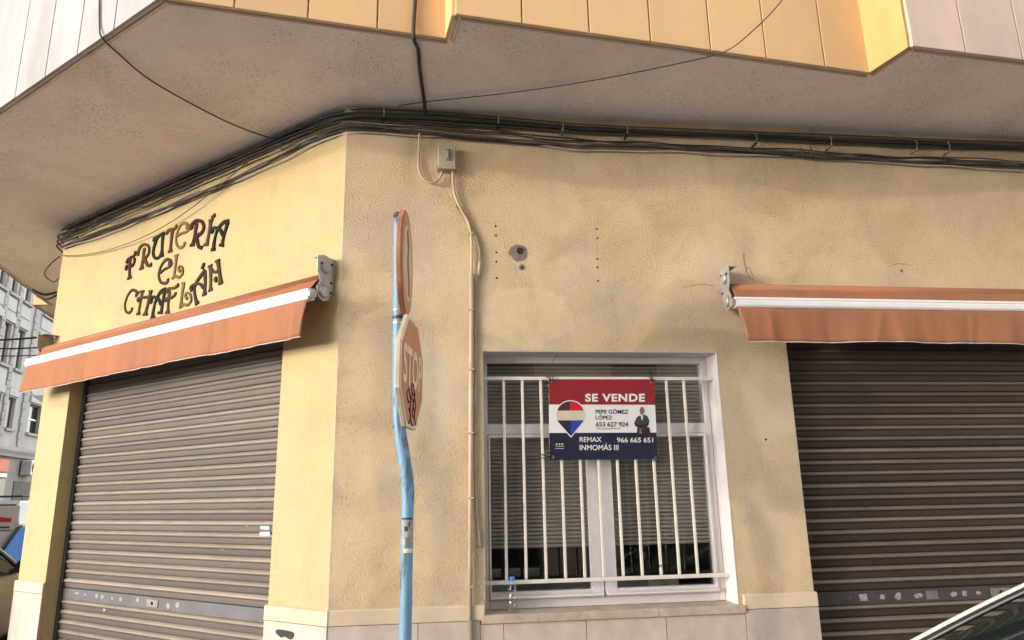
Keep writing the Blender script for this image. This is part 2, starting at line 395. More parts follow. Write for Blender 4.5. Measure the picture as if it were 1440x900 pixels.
# pavement round the corner, one raised slab with a kerb along its edge
def off_path(d):
    a = Vector((12, -d, 0)); 
    def isect(p, u, q, w):
        t = ((q.x-p.x)*w.y-(q.y-p.y)*w.x)/(u.x*w.y-u.y*w.x); return p+u*t
    lp = Vector((CX,0,0))+LN*d; sp = LC+SN*(-d if SN.x > 0 else d)
    i1 = isect(a, Vector((-1,0,0)), sp, SD); out = [a]
    for j in range(7):                         # rounded corner
        t = j/6; p0 = i1+Vector((1.2,0,0)); p2 = i1+SD*1.2; out.append(p0*(1-t)**2+i1*2*t*(1-t)+p2*t*t)
    return out+[i1+SD*45]
inner = [Vector((12,.3,0))]+[Vector((CX,.3,0))]*4+[LC+Vector((.3,.2,0))]*3+[LC+Vector((.3,0,0))+SD*40]
def slab(name, outer, inn, z0, z1, mat):
    n = len(outer); vs = [(p.x,p.y,z1) for p in outer]+[(p.x,p.y,z1) for p in inn]+[(p.x,p.y,z0) for p in outer]+[(p.x,p.y,z0) for p in inn]
    fs = []
    for i in range(n-1):
        fs += [(i,i+1,n+i+1,n+i), (2*n+i,3*n+i,3*n+i+1,2*n+i+1), (i,2*n+i,2*n+i+1,i+1), (n+i,n+i+1,3*n+i+1,3*n+i)]
    fs += [(0,n,3*n,2*n), (n-1,2*n-1+0,4*n-1,3*n-1)]
    return tag(MB().add(vs, fs).build(name, mat), kind='structure')
pv = slab('pavement', off_path(1.0), inner, -.14, 0.0, M['paving'])
slab('kerb', off_path(1.18), off_path(1.002), -.14, 0.004, M['kerb'])
MBp = MB().box(-9, 16, -10.2, -8.6, -.14, 0.0); tag(MBp.build('far_pavement', M['paving']), kind='structure')
slabL = MB(PB); slabL.box(-8, 60, 0, 1.5, -.14, 0.0); tag(slabL.build('far_side_pavement', M['paving']), kind='structure')

# ================================================================== corner building
bld = thing('corner_building', Vector((CX, 0, 0)), 'cream rendered corner building with brown roller shutters and overhanging upper floor', 'building')
def wall(f, s0, s1, z0, z1, holes, depth):
    m = MB(f); xs = sorted({s0, s1, *[h[0] for h in holes], *[h[1] for h in holes]}); zs = sorted({z0, z1, *[h[2] for h in holes], *[h[3] for h in holes]})
    for i in range(len(xs)-1):
        for j in range(len(zs)-1):
            cx, cz = (xs[i]+xs[i+1])/2, (zs[j]+zs[j+1])/2
            if any(h[0] < cx < h[1] and h[2] < cz < h[3] for h in holes): continue
            m.add([(xs[i],0,zs[j]),(xs[i+1],0,zs[j]),(xs[i+1],0,zs[j+1]),(xs[i],0,zs[j+1])], [(0,1,2,3)])
            m.add([(xs[i],-depth,zs[j]),(xs[i+1],-depth,zs[j]),(xs[i+1],-depth,zs[j+1]),(xs[i],-depth,zs[j+1])], [(3,2,1,0)])
    for a, b, c, d in holes:
        m.add([(a,0,c),(a,0,d),(a,-depth,d),(a,-depth,c)], [(0,1,2,3)]); m.add([(b,0,c),(b,0,d),(b,-depth,d),(b,-depth,c)], [(3,2,1,0)])
        m.add([(a,0,d),(b,0,d),(b,-depth,d),(a,-depth,d)], [(0,1,2,3)])
        if c > z0+.01: m.add([(a,0,c),(b,0,c),(b,-depth,c),(a,-depth,c)], [(3,2,1,0)])
    return m
WX0, WX1, WZ0, WZ1 = .422, 2.08, .885, 2.563      # window opening
RX0, RX1, RZ = 2.607, 5.75, 2.93                  # right shutter opening
SL0, SL1 = .557, 3.527                            # left shutter opening
def bevel_merge(o):
    pass
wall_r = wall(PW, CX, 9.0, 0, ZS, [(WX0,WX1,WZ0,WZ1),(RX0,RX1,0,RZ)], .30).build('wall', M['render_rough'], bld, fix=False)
tag(wall_r, 'rough beige rendered wall with barred window')
wall_c = wall(PL, 0, LLEN, 0, ZS, [(SL0,SL1,0,RZ)], .30).build('wall', M['render_cream'], bld, fix=False)
tag(wall_c, 'smooth cream chamfer wall with the shop name')
wall_s = MB(PS); wall_s.add([(0,0,0),(18,0,0),(18,0,ZS),(0,0,ZS)], [(0,1,2,3)]); wall_s.build('wall', M['render_cream'], bld, fix=False)
# overhang outline at the soffit
def isect2(p, u, q, w):
    t = ((q.x-p.x)*w.y-(q.y-p.y)*w.x)/(u.x*w.y-u.y*w.x); return p+u*t
f0a, f0b = onZ(0,155,ZS), onZ(225,0,ZS); b0a, b0b = onZ(250,0,ZS), onZ(630,55,ZS)
c1, d1 = onZ(640,20,ZS), onZ(1222,103,ZS); e1, g1 = onZ(1280,65,ZS), onZ(1440,85,ZS)
u0 = f0b-f0a; K0 = isect2(f0a, u0, b0a, b0b-b0a)
l0, l1 = onZ(0,375,ZS), onZ(49,411,ZS); st0, st1 = onZ(71,428,ZS), onZ(47,428,ZS)
l1 = st0; K1 = isect2(f0a, u0, l0, l1-l0)
g2 = e1 + (g1-e1).normalized()*2.75; h1 = g2+Vector((.08,-.3,0)); h2 = Vector((9.0,-.86,ZS))
st2 = st1 + SD*9
OUT = [h2, h1, g2, e1, d1, c1, b0b, K0, K1, st0, st1, st2]     # right to left
inn = [Vector((9,.0,ZS)), Vector((CX,0,ZS)), LC+Vector((0,0,ZS)), PS(18,0,ZS)]
poly = [(p.x,p.y,ZS) for p in OUT]+[(p.x,p.y,ZS) for p in reversed([Vector((9,.5,ZS)), Vector((CX,.5,ZS)), LC+Vector((.5,.3,ZS)), PS(18,0,ZS)+Vector((.5,0,0))])]
n = len(poly)
ms = MB().add(poly+[(x,y,z+.05) for x,y,z in poly], [tuple(range(n)), tuple(range(2*n-1,n-1,-1))]+[(i,(i+1)%n,n+(i+1)%n,n+i) for i in range(n)])
so_ = ms.build('soffit', M['soffit'], bld); tag(so_, 'grey speckled underside of the overhang')
# fascia: backing, panels with joints, drip edge
PZ0, PZ1 = ZS-.012, ZS+1.25
def face_run(p, q, mat, name, cuts, rev, mj, thick=.05, gap=.010):
    d = (q-p); L = d.length; d.normalize(); nrm = Vector((d.y,-d.x,0))
    if rev: nrm = -nrm
    def F(a, o, z): return Vector((p.x,p.y,0))+d*a+nrm*o+Vector((0,0,z))
    MB(F).box(0, L, -.10, .0005, ZS+.053, PZ1-.02).build('fascia_backing', mj, bld)
    ts = [0]+[c for c in cuts if 0.03 < c < L-.03]+[L]
    for a, b in zip(ts[:-1], ts[1:]):
        MB(F).box(a+(gap/2 if a > 0 else .001), b-(gap/2 if b < L else .001), -.0, .022, PZ0+random.uniform(0,.002), PZ1).build(name, mat, bld, bevel=.003)
    return F
def along(p, q, pxs):
    d = (q-p).normalized(); return sorted([(onZ(x,y,ZS)-p).dot(d) for x, y in pxs])
def pitch(L, s): return [s*i for i in range(1, int(L/s)+1)]
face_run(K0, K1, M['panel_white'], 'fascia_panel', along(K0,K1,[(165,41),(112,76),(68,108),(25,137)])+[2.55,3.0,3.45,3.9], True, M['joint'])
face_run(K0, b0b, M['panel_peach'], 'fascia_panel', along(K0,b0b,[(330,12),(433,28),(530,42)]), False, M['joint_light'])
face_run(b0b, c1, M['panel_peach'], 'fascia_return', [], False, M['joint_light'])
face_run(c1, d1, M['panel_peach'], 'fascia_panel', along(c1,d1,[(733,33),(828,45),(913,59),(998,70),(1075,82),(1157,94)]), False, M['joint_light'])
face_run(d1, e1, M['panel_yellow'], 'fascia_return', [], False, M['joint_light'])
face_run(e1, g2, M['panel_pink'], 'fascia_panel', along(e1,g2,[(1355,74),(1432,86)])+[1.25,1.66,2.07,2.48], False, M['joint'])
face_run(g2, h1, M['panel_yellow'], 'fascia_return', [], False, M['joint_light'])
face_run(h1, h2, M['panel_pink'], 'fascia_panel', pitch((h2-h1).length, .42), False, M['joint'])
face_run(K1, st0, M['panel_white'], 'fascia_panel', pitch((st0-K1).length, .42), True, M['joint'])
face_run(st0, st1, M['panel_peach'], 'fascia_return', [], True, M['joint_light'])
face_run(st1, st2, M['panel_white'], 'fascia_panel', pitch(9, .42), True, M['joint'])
# drip edge following the outline just inside the panels
dr = MB()
for p, q in zip(OUT[:-1], OUT[1:]):
    cin = Vector((CX+1, 1.5, 0)); d = (q-p).normalized(); nn = Vector((d.y,-d.x,0))
    a, b = p+nn*.03, q+nn*.03
    dr.tube([(a.x,a.y,ZS-.004),(b.x,b.y,ZS-.004)], .012, 6)
dr.build('drip_edge', M['joint_light'], bld)
# upper floor set back behind the parapet
uw = MB(); ins = [Vector((9,.2,0)), Vector((CX+.1,.2,0)), LC+Vector((.3,.2,0)), PS(18,0,0)+Vector((.3,0,0)), Vector((9,18,0))]
nn_ = len(ins); uw.add([(p.x,p.y,ZS+.06) for p in ins]+[(p.x,p.y,10.6) for p in ins], [tuple(range(nn_-1,-1,-1)), tuple(range(nn_,2*nn_))]+[(i,(i+1)%nn_,nn_+(i+1)%nn_,nn_+i) for i in range(nn_)])
uw.build('upper_storey', M['render_cream'], bld)
rf = MB(); ctr = sum(ins, Vector())/nn_
ro = [p+(p-ctr).normalized()*.5 for p in ins]
rf.add([(p.x,p.y,10.6) for p in ro]+[(p.x,p.y,10.85) for p in ro], [tuple(range(nn_-1,-1,-1)), tuple(range(nn_,2*nn_))]+[(i,(i+1)%nn_,nn_+(i+1)%nn_,nn_+i) for i in range(nn_)])
rf.build('roof', M['joint'], bld)
# moulding band and plinth stones
BZ0, BZ1 = .862, .948
def band(f, a, b): MB(f).add(*box2(a, b)).build('moulding', M['moulding'], bld, bevel=.004)
def box2(a, b): 
    v = [(a,.001,BZ0),(b,.001,BZ0),(b,.022,BZ0),(a,.022,BZ0),(a,.001,BZ1+.006),(b,.001,BZ1+.006),(b,.022,BZ1),(a,.022,BZ1)]
    return v, [(0,3,2,1),(4,5,6,7),(0,1,5,4),(1,2,6,5),(2,3,7,6),(3,0,4,7)]
band(PW, CX+.004, WX0); band(PW, WX1+.028, RX0+.012); band(PL, -.018, SL0+.012); band(PL, SL1-.012, LLEN+.018)
def stones(f, cuts, ztop, fl=.018):
    for a, b in zip(cuts[:-1], cuts[1:]):
        for z0, z1 in ((.002, .43), (.434, ztop)):
            MB(f).box(a+.002, b-.002, .001, fl+random.uniform(0,.0025), z0, z1).build('plinth_stone', M['stone'], bld, bevel=.002)
wx = [CX+.004]+[onY(x, y).x for x, y in ((588,890),(708,885))]
stones(PW, wx[:2]+[WX0-.03], BZ0-.003); 
stones(PW, [WX0-.03, wx[2], onY(824,880).x, onY(936,878).x, WX1+.03], .838)
stones(PW, [WX1+.03, RX0+.012], BZ0-.003); stones(PL, [-.016, SL0+.012], BZ0-.003); stones(PL, [SL1-.012, LLEN+.016], BZ0-.003)
# sprayed black blot on the chamfer plinth
gm = MB(lambda a, o, z: PL(a, o, z))
def flat(f, pts, o0, o1):
    m = MB(f); n = len(pts); m.add([(a,o0,z) for a, z in pts]+[(a,o1,z) for a, z in pts], [tuple(range(n)), tuple(range(2*n-1,n-1,-1))]+[(i,(i+1)%n,n+(i+1)%n,n+i) for i in range(n)]); return m
blot = [onL(360+x/6, 780+y/6, .022) for x, y in ((165,640),(180,630),(230,635),(265,642),(300,650),(320,665),(318,690),(300,715),(275,712),(255,698),(235,690),(222,700),(205,698),(180,675),(165,660))]
flat(PL, blot, .0205, .0222).build('graffiti_blot', M['marker'], bld)
tag(bpy.data.objects['graffiti_blot'], 'black sprayed blot')
# ------------------------------------------------ roller shutters
def shutter(f, a0, a1, depth, mat, bandmat, pitch_, band_z, ztop, label, plate_a, scraps, zph=0.0):
    sh = MB(f).box(a0+.001, a1-.001, -depth-.05, -depth-.012, 0, ztop+.2).build('roller_shutter', M['black_metal'], bld); tag(sh, label)
    for e in (a0+.001, a1-.051): MB(f).box(e, e+.05, -depth-.011, -depth+.028, 0, ztop).build('guide_rail', M['black_metal'], sh)
    def prof(z0, h):
        pts = [(-.006,0),(-.003,.03),(.004,.06),(.007,.20),(.008,.40),(.009,.52),(.0155,.57),(.0185,.63),(.0185,.70),(.015,.79),(.008,.88),(-.001,.94),(-.006,.97),(-.006,1.0)]
        return [(o-depth, z0+t*h) for o, t in pts]+[(-depth-.010, z0+h), (-depth-.010, z0)]
    first = None; k = 0; z = band_z[1]+zph
    zs = []
    while z < ztop: zs.append(z); z += pitch_
    z = band_z[0]-pitch_
    while z > -pitch_+.03: zs.append(z); z -= pitch_
    P0 = prof(0, pitch_-.001); m = MB(f)
    P = len(P0); NS = 12; vs = []
    for i in range(NS+1):
        a = a0+.03+(a1-a0-.06)*i/NS
        vs += [(a, o, z) for o, z in P0]
    fs = [(i*P+j, i*P+(j+1) % P, (i+1)*P+(j+1) % P, (i+1)*P+j) for i in range(NS) for j in range(P)]
    fs += [tuple(range(P-1,-1,-1)), tuple(NS*P+j for j in range(P))]
    m.add(vs, fs); base = m.build('slat', mat, sh, autosm=50)
    for i, z in enumerate(zs):
        o = base if i == 0 else dup(base, sh, (0,0,0))
        o.location = (random.uniform(-.002,.002), random.uniform(-.0012,.0012), max(z, .0)+random.uniform(-.002,.002))
        o.rotation_euler = (0, random.uniform(-.0011,.0011), 0)
    lb = MB(f).box(a0+.03, a1-.03, -depth-.004, -depth+.012, band_z[0]+.001, band_z[1]-.001).build('lock_rail', bandmat, sh, bevel=.002)
    zc = (band_z[0]+band_z[1])/2
    MB(f).box(plate_a-.075, plate_a+.075, -depth+.0125, -depth+.020, zc-.028, zc+.028).build('lock_plate', M['plate'], sh, bevel=.004)
    MB(f).tube([(plate_a,-depth+.018,zc),(plate_a,-depth+.024,zc)], .014, 12).build('keyhole', M['hole'], sh)
    for pts, mt in scraps:
        flat(f, pts, -depth+.0125, -depth+.0136).build('paper_scrap', mt, sh)
    return sh
DEP = .145
def scrap(cx, cz, w, h):
    n = random.randint(6, 9); return [(cx+w/2*math.cos(2*math.pi*i/n)*random.uniform(.6,1.1), cz+h/2*math.sin(2*math.pi*i/n)*random.uniform(.6,1.1)) for i in range(n)]
def rect_scrap(cx, cz, w, h):
    j = lambda: random.uniform(-.004,.004)
    return [(cx-w/2+j(),cz-h/2+j()),(cx+w/2+j(),cz-h/2+j()),(cx+w/2+j(),cz+h/2+j()),(cx-w/2+j(),cz+h/2+j())]
lb_top = (onL(90,828.3,-DEP)[1]+onL(371.7,852.3,-DEP)[1])/2; lb_bot = (onL(87,843.3,-DEP)[1]+onL(370,873,-DEP)[1])/2
sc = []
for px, py, w, h in ((138,838,.06,.05),(146,839,.05,.045),(160,841,.04,.04),(172,842,.045,.05),(196,843,.045,.05),(239,851,.06,.05),(252,850,.05,.05),(110,834,.10,.02),(122,836,.05,.02)):
    s_, z_ = onL(px, py, -DEP); z_ = min(max(z_, lb_bot+.03), lb_top-.03); sc.append((scrap(s_, z_, w, h), M['paper']))
for px, py, w, h, mt in ((373,740,.10,.042,'paper_blue'),(373,753,.11,.046,'paper_blue'),(313,771,.025,.02,'paper'),(348,739,.03,.012,'paper'),(147,857,.04,.02,'paper'),(315,753,.03,.01,'paper')):
    s_, z_ = onL(px, py, -DEP+.01); sc.append((rect_scrap(s_, z_, w, h), M[mt]))
shutter(PL, SL0, SL1, DEP, M['shutter'], M['lock_band'], .0815, (lb_bot, lb_top), RZ, 'grey brown roller shutter of the chamfer shop', onL(217,848,-DEP)[0], sc)
rb_top = onY(1250,829,DEP).z; rb_bot = onY(1250,848,DEP).z
sc = []
for px, w, h, kind in ((1195,.012,.012,0),(1214,.055,.04,1),(1241,.055,.035,0),(1263,.07,.055,0),(1292,.075,.04,0),(1311,.085,.06,1),(1342,.06,.045,0),(1357,.05,.045,0),(1377,.05,.03,0)):
    P = onY(px, 842, DEP-.01); sc.append(((rect_scrap if kind else scrap)(P.x, (rb_top+rb_bot)/2, w, h), M['paper'] if px != 1311 else M['plate']))
shutter(PW, RX0, RX1, DEP, M['shutter_dark'], M['lock_brown'], .0805, (rb_bot, rb_top), RZ, 'dark brown roller shutter on the right', onY(1405,834,DEP).x, sc)
# ------------------------------------------------ window
FY = .205                                      # frame plane behind the wall face
win = MB(PW); 
def bar(m, x0, x1, z0, z1, d0, d1): m.box(x0, x1, -d1, -d0, z0, z1)
bar(win, WX0+.006, WX0+.05, WZ0+.007, WZ1-.004, FY-.02, FY+.05); bar(win, WX1-.05, WX1-.006, WZ0+.007, WZ1-.004, FY-.02, FY+.05)
bar(win, WX0+.0505, WX1-.0505, WZ1-.052, WZ1-.004, FY-.02, FY+.05); bar(win, WX0+.0505, WX1-.0505, WZ0+.007, WZ0+.06, FY-.02, FY+.05)
tz0, tz1 = onY(840,610,FY).z, onY(840,596,FY).z
bar(win, WX0+.0505, WX1-.0505, tz0, tz1, FY-.018, FY+.045)
wnd = win.build('window', M['frame'], bld, bevel=.004); tag(wnd, 'barred window with grey roller blind')
mxa, mxb = onY(826,700,FY).x, onY(860,700,FY).x; mxc = (mxa+mxb)/2
for a, b in ((WX0+.052, mxc-.003), (mxc+.003, WX1-.052)):
    s_ = MB(PW); z0, z1 = WZ0+.062, tz0-.003
    sw = .042
    left = a < 1
    wl, wr = (.012, mxb-mxc-.002) if left else (mxb-mxc-.002, .02)
    bar(s_, a, a+wl, z0, z1, FY-.035, FY+.02); bar(s_, b-wr, b, z0, z1, FY-.035, FY+.02)
    bar(s_, a+wl+.0003, b-wr-.0003, z0, z0+.05, FY-.035, FY+.02); bar(s_, a+wl+.0003, b-wr-.0003, z1-.022, z1, FY-.035, FY+.02)
    s_.build('sash', M['frame'], wnd, bevel=.004)
    dp = MB(PW); dp.prism([(-FY+.0352, z0+.036),(-FY+.068, z0+.022),(-FY+.068, z0+.012),(-FY+.0352, z0+.012)], 'x', a+.004, b-.01) ; dp.build('drip_rail', M['frame'], wnd, bevel=.003)
    MB(PW).box(a+wl, b-wr, -FY-.006, -FY-.002, z0+.05, z1-.022).build('pane', M['glass'], wnd)
MB(PW).box(WX0+.051, WX1-.051, -FY-.006, -FY-.002, tz1, WZ1-.052).build('pane', M['glass'], wnd)
bl = MB(PW); z = WZ1-.06; zb = 1.27
while z > zb:
    bl.prism([(-FY-.062, z), (-FY-.052, z-.002), (-FY-.050, z-.014), (-FY-.056, z-.0225), (-FY-.064, z-.0225)], 'x', WX0+.04, WX1-.04); z -= .0265
tag(bl.build('blind_slats', M['blind'], wnd), kind='stuff')
room = MB(PW); room.box(WX0-.6, WX1+.5, -2.6, -.301, .3, 2.9)
rm = room.build('room', M['room'], wnd)
# open the room side that meets the window
bm = bmesh.new(); bm.from_mesh(rm.data); bm.faces.ensure_lookup_table()
bmesh.ops.delete(bm, geom=[f for f in bm.faces if all(abs(v.co.y-(.301)) < 1e-3 for v in f.verts)], context='FACES'); bm.to_mesh(rm.data); bm.free()
for px, py, w, h, y in ((935,822,.22,.12,.5),(690,830,.3,.14,.6),(885,760,.28,.03,.45)):
    P = onY(px, py, y); MB().box(P.x-w/2, P.x+w/2, y, y+.05, P.z-h/2, P.z+h/2).build('room_clutter', M['pale_object'], wnd, bevel=.01)
# reveals (paint lining) and sill
rv = MB(PW); rv.box(WX1-.0055, WX1+.0, -FY+.019, .0025, WZ0+.0065, WZ1-.003); rv.build('window_reveal', M['reveal'], bld)
rv = MB(PW); rv.box(WX0+.0, WX0+.0055, -FY+.019, .0005, WZ0+.0065, WZ1-.003); rv.build('window_reveal', M['reveal_cream'], bld)
rv = MB(PW); rv.box(WX0+.006, WX1-.006, -FY+.019, -.002, WZ1-.0055, WZ1-.0005); rv.build('window_lintel', M['reveal'], bld)
sl = MB(PW); sx = [WX0-.022, onY(925,860).x, WX1+.032]
for a, b in zip(sx[:-1], sx[1:]):
    MB(PW).box(a+.001, b-.001, -FY+.018, .034, WZ0-.044, WZ0+.006).build('window_sill', M['sill'], bld, bevel=.004)
# small drill holes, the broken-out hole and the repaired spots
for px, py in ((697,318),(697.5,331),(698,355),(698,368),(698.5,391),(839,322),(840,335),(840,364),(840,376),(841,395),(1077,618)):
    P = onY(px, py); MB().lathe([(.0085,0),(.008,-.0012),(.004,-.0016)], (P.x,.0005,P.z), (0,1,0), 8).build('drill_hole', M['hole'], bld)
def ring(cx, cz, r, seed, n=18, sx=1.0):
    rr = random.Random(seed); return [(cx+sx*r*math.cos(2*math.pi*i/n)*rr.uniform(.8,1.1), cz+r*math.sin(2*math.pi*i/n)*rr.uniform(.8,1.1)) for i in range(n)]
P = onY(729,355); flat(PW, ring(P.x,P.z,.062,3,20,1.1), -.001, .003).build('broken_mortar', M['mortar'], bld)
P = onY(731,353); flat(PW, ring(P.x,P.z,.026,5), .002, .0045).build('broken_hole', M['hole'], bld)
P = onY(734,376); flat(PW, ring(P.x,P.z,.022,6), -.001, .003).build('broken_mortar', M['mortar'], bld)
P = onY(734,376.5); flat(PW, ring(P.x,P.z,.010,8), .002, .0045).build('broken_hole', M['hole'], bld)
P = onY(1268,381); flat(PW, ring(P.x,P.z,.014,9), -.001, .002).build('broken_hole', M['mortar'], bld)
# hairline cracks
for pts in (((1048,383),(1052,376),(1060,390)),((1046,355),(1047,372),(1053,388),(1062,396)),((1255,372),(1268,371),(1281,373)),((960,404),(985,400),(1004,402))):
    q = spline([onY(x, y) for x, y in pts], 4); MB().tube([(p.x, -.0003, p.z+random.uniform(-.003,.003)) for p in q], .0016, 5).build('hairline_crack', M['hole'], bld)

# ================================================================== awnings
def awning(f, a0, a1, org, label, left_end, zoff=0.0, sag_seed=1, sgn=1):
    """a0..a1 along the wall; roller at the wall, fabric down to the front bar, valance hanging"""
    rr = random.Random(sag_seed)
    t = thing('awning', org, label, 'awning', 'folded awnings over the shop shutters')
    zb = 2.886+zoff; ob = .20
    n = 180
    cre = [(rr.uniform(a0, a1), rr.uniform(-.5,.5), rr.uniform(-.009,.009), rr.uniform(.012,.035)) for _ in range(26)]
    def crease(a, q): return sum(h_*math.exp(-((a-c_-m_*q*.25)/w_)**2) for c_, m_, h_, w_ in cre)*math.sin(min(1,q*1.2)*2.2)
    def fold(a, k): return .004*math.sin(a*7.3+k)+.003*math.sin(a*17.1+2*k)+.002*math.sin(a*31+k)
    rows = []
    for i in range(n+1):
        a = a0+.02+(a1-a0-.04)*i/n; r = []
        for j in range(7):
            q = j/6; r.append((a+( .03*(1-q) if i == 0 else (-.03*(1-q) if i == n else 0)), .07+(ob-.07)*q**1.0+fold(a, 1)*math.sin(q*3.1)+.6*crease(a+.1, q)*math.sin(q*3.1), 3.062+zoff-(3.062+zoff-zb-.03)*q**.9))
        rows.append(r)
    m = MB(f).grid(rows); fb = m.build('canopy', M['fabric'], t, smooth=True, fix=False); fb.modifiers.new('solid','SOLIDIFY').thickness = .0015
    rows = []; vh = .245
    for i in range(n+1):
        q_ = i/n; a = a0+.015+(a1-a0-.03)*q_; r = []
        for j in range(10):
            q = j/9
            tipL = sgn*0
            aa = a
            e0 = max(0, 1-q_*12); e1 = max(0, 1-(1-q_)*15)
            aa += (left_end[0]*e0 + left_end[1]*e1)*q**1.4
            hem = vh+.005*math.sin(a*2.1+sag_seed)+.002*math.sin(a*8+sag_seed)
            r.append((aa, ob+.014+crease(a, q)+fold(a, 3)*(q**.7)*1.7+.02*math.sin(q*2.5)*e0*(1 if j else 0)+.006*q*math.sin(a*5+sag_seed), zb-.032-hem*q))
        rows.append(r)
    m = MB(f).grid(rows); vb = m.build('valance', M['fabric'], t, smooth=True, fix=False); vb.modifiers.new('solid','SOLIDIFY').thickness = .0015
    MB(f).tube([(r[-1][0], r[-1][1], r[-1][2]) for r in rows], .0035, 6).build('hem', M['hem'], vb)
    pr = [(ob-.03,zb-.036),(ob+.018,zb-.036),(ob+.028,zb-.022),(ob+.028,zb+.006),(ob+.024,zb+.010),(ob+.024,zb+.016),(ob+.028,zb+.020),(ob+.024,zb+.036),(ob-.03,zb+.036)]
    MB(f).prism(pr, 'x', a0, a1).build('front_bar', M['white_metal'], t, bevel=.002)
    for e, s in ((a0, -1), (a1, 1)):
        MB(f).tube([(e,ob,zb),(e+s*.022,ob,zb)], .034, 6).build('bar_end_cap', M['grey_metal'], t)
    MB(f).tube([(a0+.03,  .075,3.022+zoff),(a1-.03,.075,3.022+zoff)], .038, 14).build('roller_tube', M['fabric'], t, smooth=True)
    MB(f).box(a0+.05, a1-.05, .003, .03, 2.93+zoff, 2.97+zoff).build('torsion_bar', M['grey_metal'], t)
    for e, s in ((a0, -1), (a1, 1)):
        pl = [(.004,3.165+zoff),(.10,3.185+zoff),(.155,3.165+zoff),(.15,3.06+zoff),(.12,3.0+zoff),(.15,2.955+zoff),(.135,2.885+zoff),(.09,2.862+zoff),(.045,2.875+zoff),(.004,2.95+zoff)]
        bk = MB(f).prism(pl, 'x', e-s*.012, e-s*.004+s*.0).build('bracket', M['grey_metal'], t, bevel=.002)
        MB(f).box(min(e-s*.012,e-s*.075), max(e-s*.012,e-s*.075), .002, .13, 3.170+zoff, 3.177+zoff).build('bracket_flange', M['grey_metal'], bk)
        for o, z, r in ((.085,3.09,.036),(.09,2.925,.042)):
            MB(f).lathe([(r,0),(r,s*.012),(r*.75,s*.02),(r*.3,s*.022)], (e-s*.004,o,z+zoff), (1,0,0), 14).build('gear_cap', M['grey_metal'], bk, autosm=30)
        for o, z in ((.03,3.13),(.03,3.0),(.03,2.93),(.12,3.12)):
            MB(f).lathe([(.009,0),(.009,s*.006),(.005,s*.009)], (e-s*.004,o,z+zoff), (1,0,0), 8).build('bolt', M['black_metal'], bk)
        MB(f).tube([(e-s*.04,.11,2.94+zoff),(e-s*.30,.16,2.90+zoff),(e-s*.9,.12,2.90+zoff)], .018, 8).build('folding_arm', M['white_metal'], t)
    return t
AL0, AL1 = .058, 3.965
awning(PL, AL0, AL1, PL(2.0,0,2.9), 'faded orange awning with white bar over the chamfer shop shutter', (.03, .085), .021, 1)
awning(PW, 2.15, 5.95, PW(4,0,2.9), 'faded orange awning with white bar over the right-hand shutter', (.045, .03), -.017, 4)

# ================================================================== shop lettering on the chamfer wall
shop = thing('shop_lettering', PL(2.6,.0,3.6), 'curly coloured shop letters reading FRUTERÍA EL CHAFLÁN on the chamfer wall', 'lettering')
T1 = lambda x, y: onL(160+x/8, 290+y/8)
T2 = lambda x, y: onL(160+x/8, 360+y/8)
def letter(color, T, strokes):
    m = MB(PL)
    for k, (w, pts) in enumerate(strokes):
        q = spline([(x, y, 0) for x, y in pts], 7) if len(pts) > 2 else [Vector((x, y, 0)) for x, y in pts]
        P = [Vector((*T(p.x, p.y), 0)) for p in q]; W = w*.00078*.70
        o1 = .008+.0012*k; L_, R_ = [], []
        for i, p in enumerate(P):
            t = (P[min(i+1,len(P)-1)]-P[max(i-1,0)]).normalized(); nr = Vector((-t.y, t.x, 0))
            e = 1.0 if len(pts) == 2 else 1+.14*math.sin(i/max(1,len(P)-1)*math.pi*2+1)
            L_.append(p+nr*W*e); R_.append(p-nr*W*e)
        rows = [[(a.x,.001,a.y),(a.x,o1,a.y),(b.x,o1,b.y),(b.x,.001,b.y)] for a, b in zip(L_, R_)]
        m.grid(rows, True)
        b0 = len(m.v)-4*len(rows); m.f.append((b0,b0+1,b0+2,b0+3)); e0 = len(m.v)-4; m.f.append((e0+3,e0+2,e0+1,e0))
    o = m.build('letter', LETTER[color], shop); return o
letter('maroon', T1, [(36,[(188,590),(184,690),(182,812)]),(22,[(158,820),(206,796)]),(26,[(148,645),(165,605),(200,578),(235,560),(252,505)]),(24,[(190,680),(225,660),(240,620),(238,590)]),(24,[(150,718),(146,690),(160,670)])])
letter('olive', T1, [(34,[(350,470),(335,580),(316,700)]),(22,[(294,712),(342,690)]),(26,[(278,560),(284,510),(310,455),(355,432),(398,455),(402,520),(375,570),(340,595)]),(28,[(352,592),(375,645),(398,672),(434,655)])])
letter('green', T1, [(34,[(560,305),(550,430),(546,560)]),(26,[(455,395),(462,365),(520,338)]),(28,[(495,355),(468,430),(450,520),(462,575),(495,588),(525,565),(548,510)]),(24,[(525,330),(576,306)]),(20,[(535,562),(566,555)])])
letter('brown', T1, [(28,[(602,322),(608,292),(640,268),(690,255),(716,214)]),(32,[(668,262),(652,390),(640,505)]),(22,[(618,516),(664,500)])])
letter('gold', T1, [(24,[(815,248),(836,232),(828,205),(795,192),(755,218),(722,290),(705,370),(718,440),(755,470),(790,448),(806,402)]),(20,[(722,338),(765,308),(825,290),(850,262),(858,230)])])
letter('maroon', T1, [(34,[(938,195),(916,330),(890,436)]),(24,[(864,442),(912,436)]),(30,[(886,258),(882,215),(935,168),(995,176),(1020,235),(995,300),(930,345)]),(30,[(935,345),(948,410),(968,462),(1002,470)])])
letter('brown', T1, [(32,[(1098,165),(1080,280),(1052,428)]),(22,[(1018,436),(1070,434)]),(18,[(1078,164),(1122,158)]),(26,[(1148,97),(1106,138)])])
